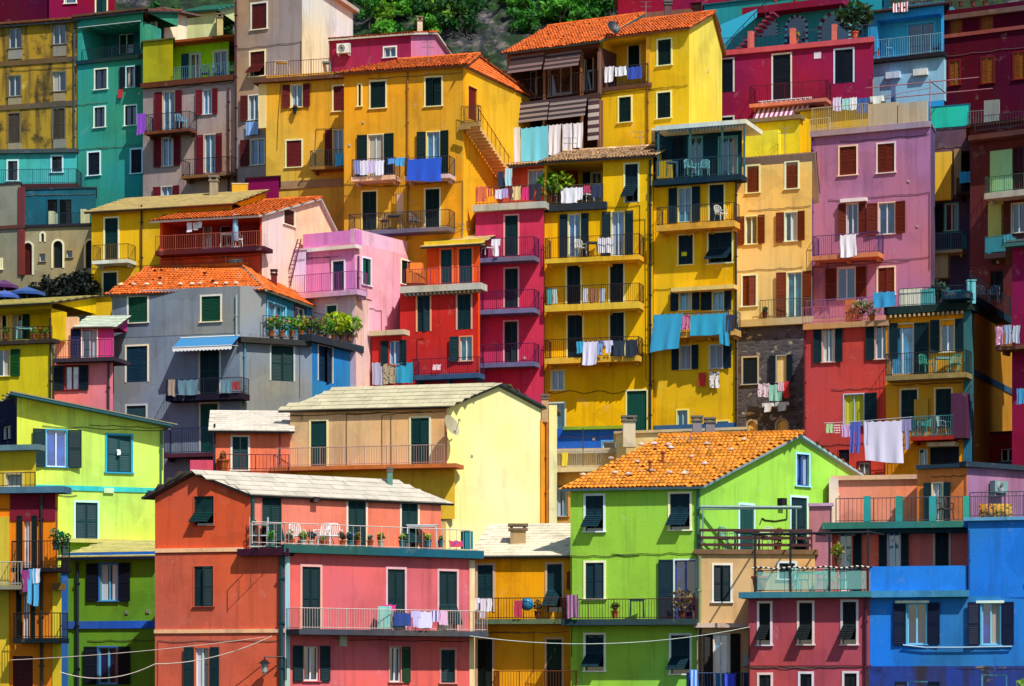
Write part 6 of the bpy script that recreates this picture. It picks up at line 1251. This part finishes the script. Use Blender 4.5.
# ================================================================== right front
b = Bld('house', 'peach roof room and long parapet wall behind the teal pillared terrace', 900, 107)
f = b.vol([(832, 108), (921, 107.2)], 479, 'e08a74', deep=4)[0]; f.box(831, 475, 922, 479.5, -.2, .15, 'c8a898', 'coping'); f.box(829, 478, 838, 525, -.1, .25, 'ecd0cc', 'end_pier')
g_, h_ = b.vol([(917, 106.3), (967, 105.3), (1045, 108)], 467, ['e07c44', 'a06a84'], deep=5); g_.sh, g_.fr, g_.pane = '0c2a30', 'd8d0c8', '4a9a90'; g_.wins('O 924.5 482 951 522 p=5ab0a0'); g_.box(916, 464, 969, 468, -.2, .25, '2c3a40', 'coping'); h_.box(966, 464, 1045, 469, -.2, .25, '2a3840', 'coping'); acunit(h_, 994, 481, 1007, 493, '7a9a98'); b.slab(.06, .05, '6a5a5c'); b.done(); hm = h_
b = Bld('house', 'rose pink house with three tall flap shutters beside the blue house', 800, 101)
f = b.vol([(748.5, 101.2), (871, 100)], 597, 'a84a56', deep=4)[0]; f.fr, f.sh = 'dcc8c8', '10181c'
f.wins('F 757 601 772.5 646 | F 797 600.5 814.5 645.5 | F 840.5 599.5 858.5 645.5 | C 757 672.5 773 700 | C 798 671.5 814 700 | C 842 671 859 700'); f.box(738.5, 591.5, 871, 597.5, -.6, .5, '3a7a8c', 'terrace_slab'); f.band(666, .05, .04, '7a2a34', x=750); f.pipe(866, 598, 690, '4a1c34', .05); f.pipe(749.5, 626, 690, '3a1420', .03); b.slab(.1, .05, '8a8a84')
bk = b.vol([(812, 105.2), (969, 103.8)], 527, 'd86850', deep=3)[0]; bk.sh, bk.fr, bk.pane = '0a2024', 'none', '2a7a80'; bk.wins('Or 838 531 862 591 p=2a8a90 | O 879 531 909 591 p=2a7a80 f=c8b8a8 | C 933 529 951 590 f=c0a898'); bk.box(822, 521, 1040, 527.5, -4, .9, '2a7070', 'terrace_slab'); bk.box(829, 527, 970, 533, .2, .7, '14302c', 'rolled_awning')
bk.rail(836, 1040, 497, 521, .85, '5a4a50', gap=.16)
for x in (866.5, 898.5, 932, 966): bk.box(x-3, 496, x+3.5, 521.5, .55, .9, '2f9490', 'pillar')
sw = b.vol([(809, 104.6), (832, 104.4)], 505, 'b07890', deep=2)[0]; sw.box(808, 503, 833, 506, -.2, .1, 'c898a8', 'coping')
f.rail(757, 868, 570, 591.5, .4, '2a5a60', 'panel', '8fd0c8', gap=.5); mb = MB()
for x in (755, 790.5, 829.5, 868): u, z1_ = f.uv(x, 535, .42); _, z0_ = f.uv(x, 592, .42); mb.bar(f.W(u, z0_, .42), f.W(u, z1_+.2, .42), .045)
u0, u1 = f.uv(752, 534, .42)[0], f.uv(872, 532, .42)[0]; z = f.uv(800, 533.5, .42)[1]; mb.bar(f.W(u0, z, .42), f.W(u1, z, .42), .05)
for i in range(5): u = u0+(u1-u0)*i/4; mb.bar(f.W(u, z, .42), f.W(u, z+.1, -3), .035)
f.part(mb, 'pergola', paint('141c20')); mb = MB(); n = 46; a0 = V((u0, 0)); zc = f.uv(800, 567.5, .45)[1]
for i in range(n): 
    t0, t1 = i/n, (i+1)/n; mb.bar(f.W(u0+(u1-u0)*t0, zc+.03*math.sin(i*.5)-.02*(i % 2), .45), f.W(u0+(u1-u0)*t1, zc+.03*math.sin((i+1)*.5)-.02*((i+1) % 2), .45), .035, i % 2)
f.part(mb, 'rope', [paint('d8d0c0'), paint('1c1c1c')]); b.done(); fr_, bkf = f, bk
for x, l, rz in ((856, 'dark wicker chair on the pink house terrace beside the blue parapet', .3), (845, 'second dark chair on the pink house terrace', -.3)): chair(spot(f, x, 591, -1.0), l, rz, '2a3438')
table(spot(f, 812, 591, -.8), 'glass green table behind the terrace panels of the pink house', '8ad0b8', 1.2, .6); chair(spot(f, 800, 591, -1.0), 'pale green chair left of the glass green table', .5, '9ad8c4'); chair(spot(f, 826, 591, -1.0), 'pale green chair right of the glass green table', -.6, '5ab8a0')
plant(spot(f, 759.5, 591, -.1), 'red clay pot with dry twigs at the left of the glass panelled terrace', .9, 'b84a34', '6a4a2c', None, .6, .55)
plant(spot(f, 838, 565, -2), 'yellow flower bunch on the terrace behind the black pergola', .8, '5a4a3a', '7a8a1c', 'd8c020')
for x, c, l in ((988, 'b87a18', 'patterned yellow cushion leaning on the mauve terrace railing'), (1003, 'c89428', 'floral golden cushion leaning on the mauve terrace railing')):
    p = spot(bkf, x, 520, .4); mb = MB(); k = 6
    for i in range(k):
        for j in range(k):
            q = []
            for a, c2 in ((i, j), (i+1, j), (i+1, j+1), (i, j+1)): x_, z_ = a/k, c2/k; th = .12*math.sin(math.pi*x_)*math.sin(math.pi*z_); q.append((-.35+.7*x_, -th, .6*z_+.02))
            mb.poly(q); mb.poly([(a_, -y_+.0, z_) for a_, y_, z_ in q][::-1])
    tag(mb.build('cushion', clothmat(c, 'dots', '5a1a2c' if x < 990 else '6a5a10'), None, loc=p, smooth=True), l, 'cushion')
chair(spot(bkf, 945, 520, .3), 'dark wooden chair by the glazed door of the peach roof room', .3, '4a3428')
b = Bld('house', 'beige house with a dark shuttered window under the green gable terrace', 730, 103)
f = b.vol([(697, 103), (815, 103.4)], 554, 'd0a068', deep=3)[0]; f.fr, f.sh, f.pane = 'dcd4c4', '10242c', '2a84c0'; f.wins('C 711.5 563 732.5 603 | C 777 561 797 580 s=101c20 | O 703 633 740 700 p=2a94d0 s=14100c'); f.box(694, 623, 752, 627.5, -.2, .35, 'c8a890', 'string_course'); f.pipe(699.5, 556, 625, '8a9a6a', .06); f.pipe(700, 628, 690, '14181c', .05); f.balc(690, 748, 673, 692, 697, .8, '1c3a6a', '3a4a5a'); b.slab(.18, .12, '7a5a3c')
for nm, ys_, r_ in (('fence_rail', (530.5, 538, 545), .05),):
    mb = MB(); u0, u1 = .15, f.uv(812, 540, -.1)[0]; zs = [f.uv(750, y, -.1)[1] for y in ys_]
    for z in zs: f.ubox(mb, u0, u1, z-.05, z+.06, -.14, -.1)
    for i in range(7): u = u0+(u1-u0)*i/6; mb.bar(f.W(u, zs[2]-.25, -.16), f.W(u, zs[0]+.05, -.16), .03)
    f.part(mb, 'fence_rail', paint('4a1f1c'))
mb = MB(); z = f.uv(750, 507, -.15)[1]; mb.bar(f.W(u0, z, -.15), f.W(u1-.4, z, -.15), .06, 0, 7); mb.bar(f.W(u0, z-.1, -.15), f.W(u1-.4, z-.05, -.15), .025)
for u in (u0+.1, u1-.6): mb.bar(f.W(u, zs[2], -.15), f.W(u, z, -.15), .03)
f.part(mb, 'pergola_beam', paint('7a9a90'))
chair(spot(f, 727, 550, -.5), 'pale blue deck chair behind the brown fence of the green gable terrace', .6, '7aa8c0'); chair(spot(f, 765, 550, -.8), 'white chair behind the brown fence of the green gable terrace', -.5); table(spot(f, 747, 550, -.7), 'dark table behind the brown fence of the green gable terrace', '3a3a44', 1.0, .6); plant(spot(f, 778, 550, -.6), 'small rust coloured pot plant on the green gable terrace', .8, '8a3a20', '5a5a1c', 'a83a24')
b.done()
cloth(f, .9, 725, 673, 736, 690, '3a4ad8', 'bright blue cloth on the balcony below the beige house', 'towel'); cloth(f, .9, 690, 669, 698, 688, '2a6ad0', 'blue striped towel between the green and beige houses', 'towel', 'stripe', 'a8c8f0')
b = Bld('house', 'bright blue house with white edged windows and a rough stone base', 940, 100)
f = b.vol([(870, 100), (1050, 98.3)], 597, '2476cc', deep=4)[0]; f.sh, f.fr, f.pane, f.sash = '0a1838', '5ab0d8', '101c50', '8ad0e8'
f.wins('O 893.5 602 940 645.5 | O 968 601.5 1014 646 p=1c2ca0 | O 895 681 940 700 | N 981 674 1008 700 f=7ac8e0 p=0c1828'); f.box(895, 600.5, 929, 603, 0, .1, 'c8e4f0', 'lintel') ; f.box(976, 600.5, 1004, 603, 0, .1, 'c8e4f0', 'lintel')
f.box(869, 666, 1050, 700, -.1, .03, '1c3a8a', 'stone_base', mat=oldwall('1c3a90', '0c1a4a')); f.cable([(903, 645), (925, 647.5), (960, 647.5), (1012, 646.5)], 'a8c8e0', .03, .12)
f.box(869, 590.5, 968, 597, -.6, .35, '3a8ac8', 'ledge'); f.box(870, 566, 967, 591, -.25, -.02, '2c80d0', 'parapet')
h2 = b.vol([(968, 99.1), (1050, 98.25)], 521, '2476cc', ybot=598, deep=4)[0]; b.slab(.12, .15, '5a9ac8'); h2.rail(970, 1024, 492, 517, -.2, '4a4a5a', gap=.14); h2.pipe(969, 530, 590, '1c3a7a', .04); b.done()
shrub(1027, 722, 97, 3, .72, 'bright yellow green bush at the bottom right corner', 'garden plants', z=True)
# overhead cables
def wire(pts, d0, d1, label, col='d8c8b8', r=.018):
    mb = MB(); n = len(pts); P = [at(x, y, d0+(d1-d0)*i/(n-1)) for i, (x, y) in enumerate(pts)]; mb.path(P, r); tag(mb.build('overhead_cable', paint(col), None), label, 'cable')
def sag(a, b_, s, n=14): return [(a[0]+(b_[0]-a[0])*i/n, a[1]+(b_[1]-a[1])*i/n+s*4*(i/n)*(1-i/n)) for i in range(n+1)]
wire(sag((60, 672), (155, 664), 10)+sag((155, 664), (272, 636), 7)[1:], 99, 98.9, 'pale overhead cable sagging across the olive and salmon houses')
wire(sag((10, 660), (265, 637), 3), 99.2, 98.6, 'thin straight overhead cable above the sagging one at lower left', r=.012)
wire(sag((470, 636), (750, 627), 12), 101.5, 100, 'thin white cable slung across the orange and green houses', 'd8e0d0', .014)
# ------------------------------------------------------------------ world, sun, camera
SUN_EL, SUN_AZ = math.radians(51), math.radians(33)     # azimuth measured from straight behind the camera, towards the right
sd = V((math.cos(SUN_EL)*math.sin(SUN_AZ), -math.cos(SUN_EL)*math.cos(SUN_AZ), math.sin(SUN_EL)))
w = bpy.data.worlds.new('World'); scene.world = w; w.use_nodes = True
nt = w.node_tree; bg = nt.nodes['Background']; sky = nt.nodes.new('ShaderNodeTexSky'); sky.sky_type = 'NISHITA'; sky.sun_disc = False
sky.sun_elevation = SUN_EL; sky.sun_rotation = math.atan2(sd.x, sd.y); sky.dust_density = .6; sky.ozone_density = 1.5
nt.links.new(sky.outputs[0], bg.inputs[0]); bg.inputs[1].default_value = SKY
ld = bpy.data.lights.new('sun', 'SUN'); ld.energy = SUN; ld.angle = math.radians(.5); ld.color = (1, .955, .87)
lo = bpy.data.objects.new('sun', ld); COL.objects.link(lo); lo.rotation_euler = (-sd).to_track_quat('-Z', 'Y').to_euler()
cam = bpy.data.cameras.new('camera'); co = bpy.data.objects.new('camera', cam); COL.objects.link(co)
co.location = (0, 0, CZ); co.rotation_euler = (math.radians(90), 0, 0)
cam.sensor_fit = 'HORIZONTAL'; cam.sensor_width = 36; cam.lens = 36*FPX/1024; cam.shift_y = (HZ-343)/1024
cam.clip_start = 1; cam.clip_end = 4000; scene.camera = co
scene.view_settings.view_transform = 'Standard'; scene.view_settings.look = 'None'; scene.view_settings.exposure = 0; scene.view_settings.gamma = 1
scene.render.film_transparent = False
scene.cycles.max_bounces = 6; scene.cycles.diffuse_bounces = 3; scene.cycles.glossy_bounces = 2; scene.cycles.transmission_bounces = 2
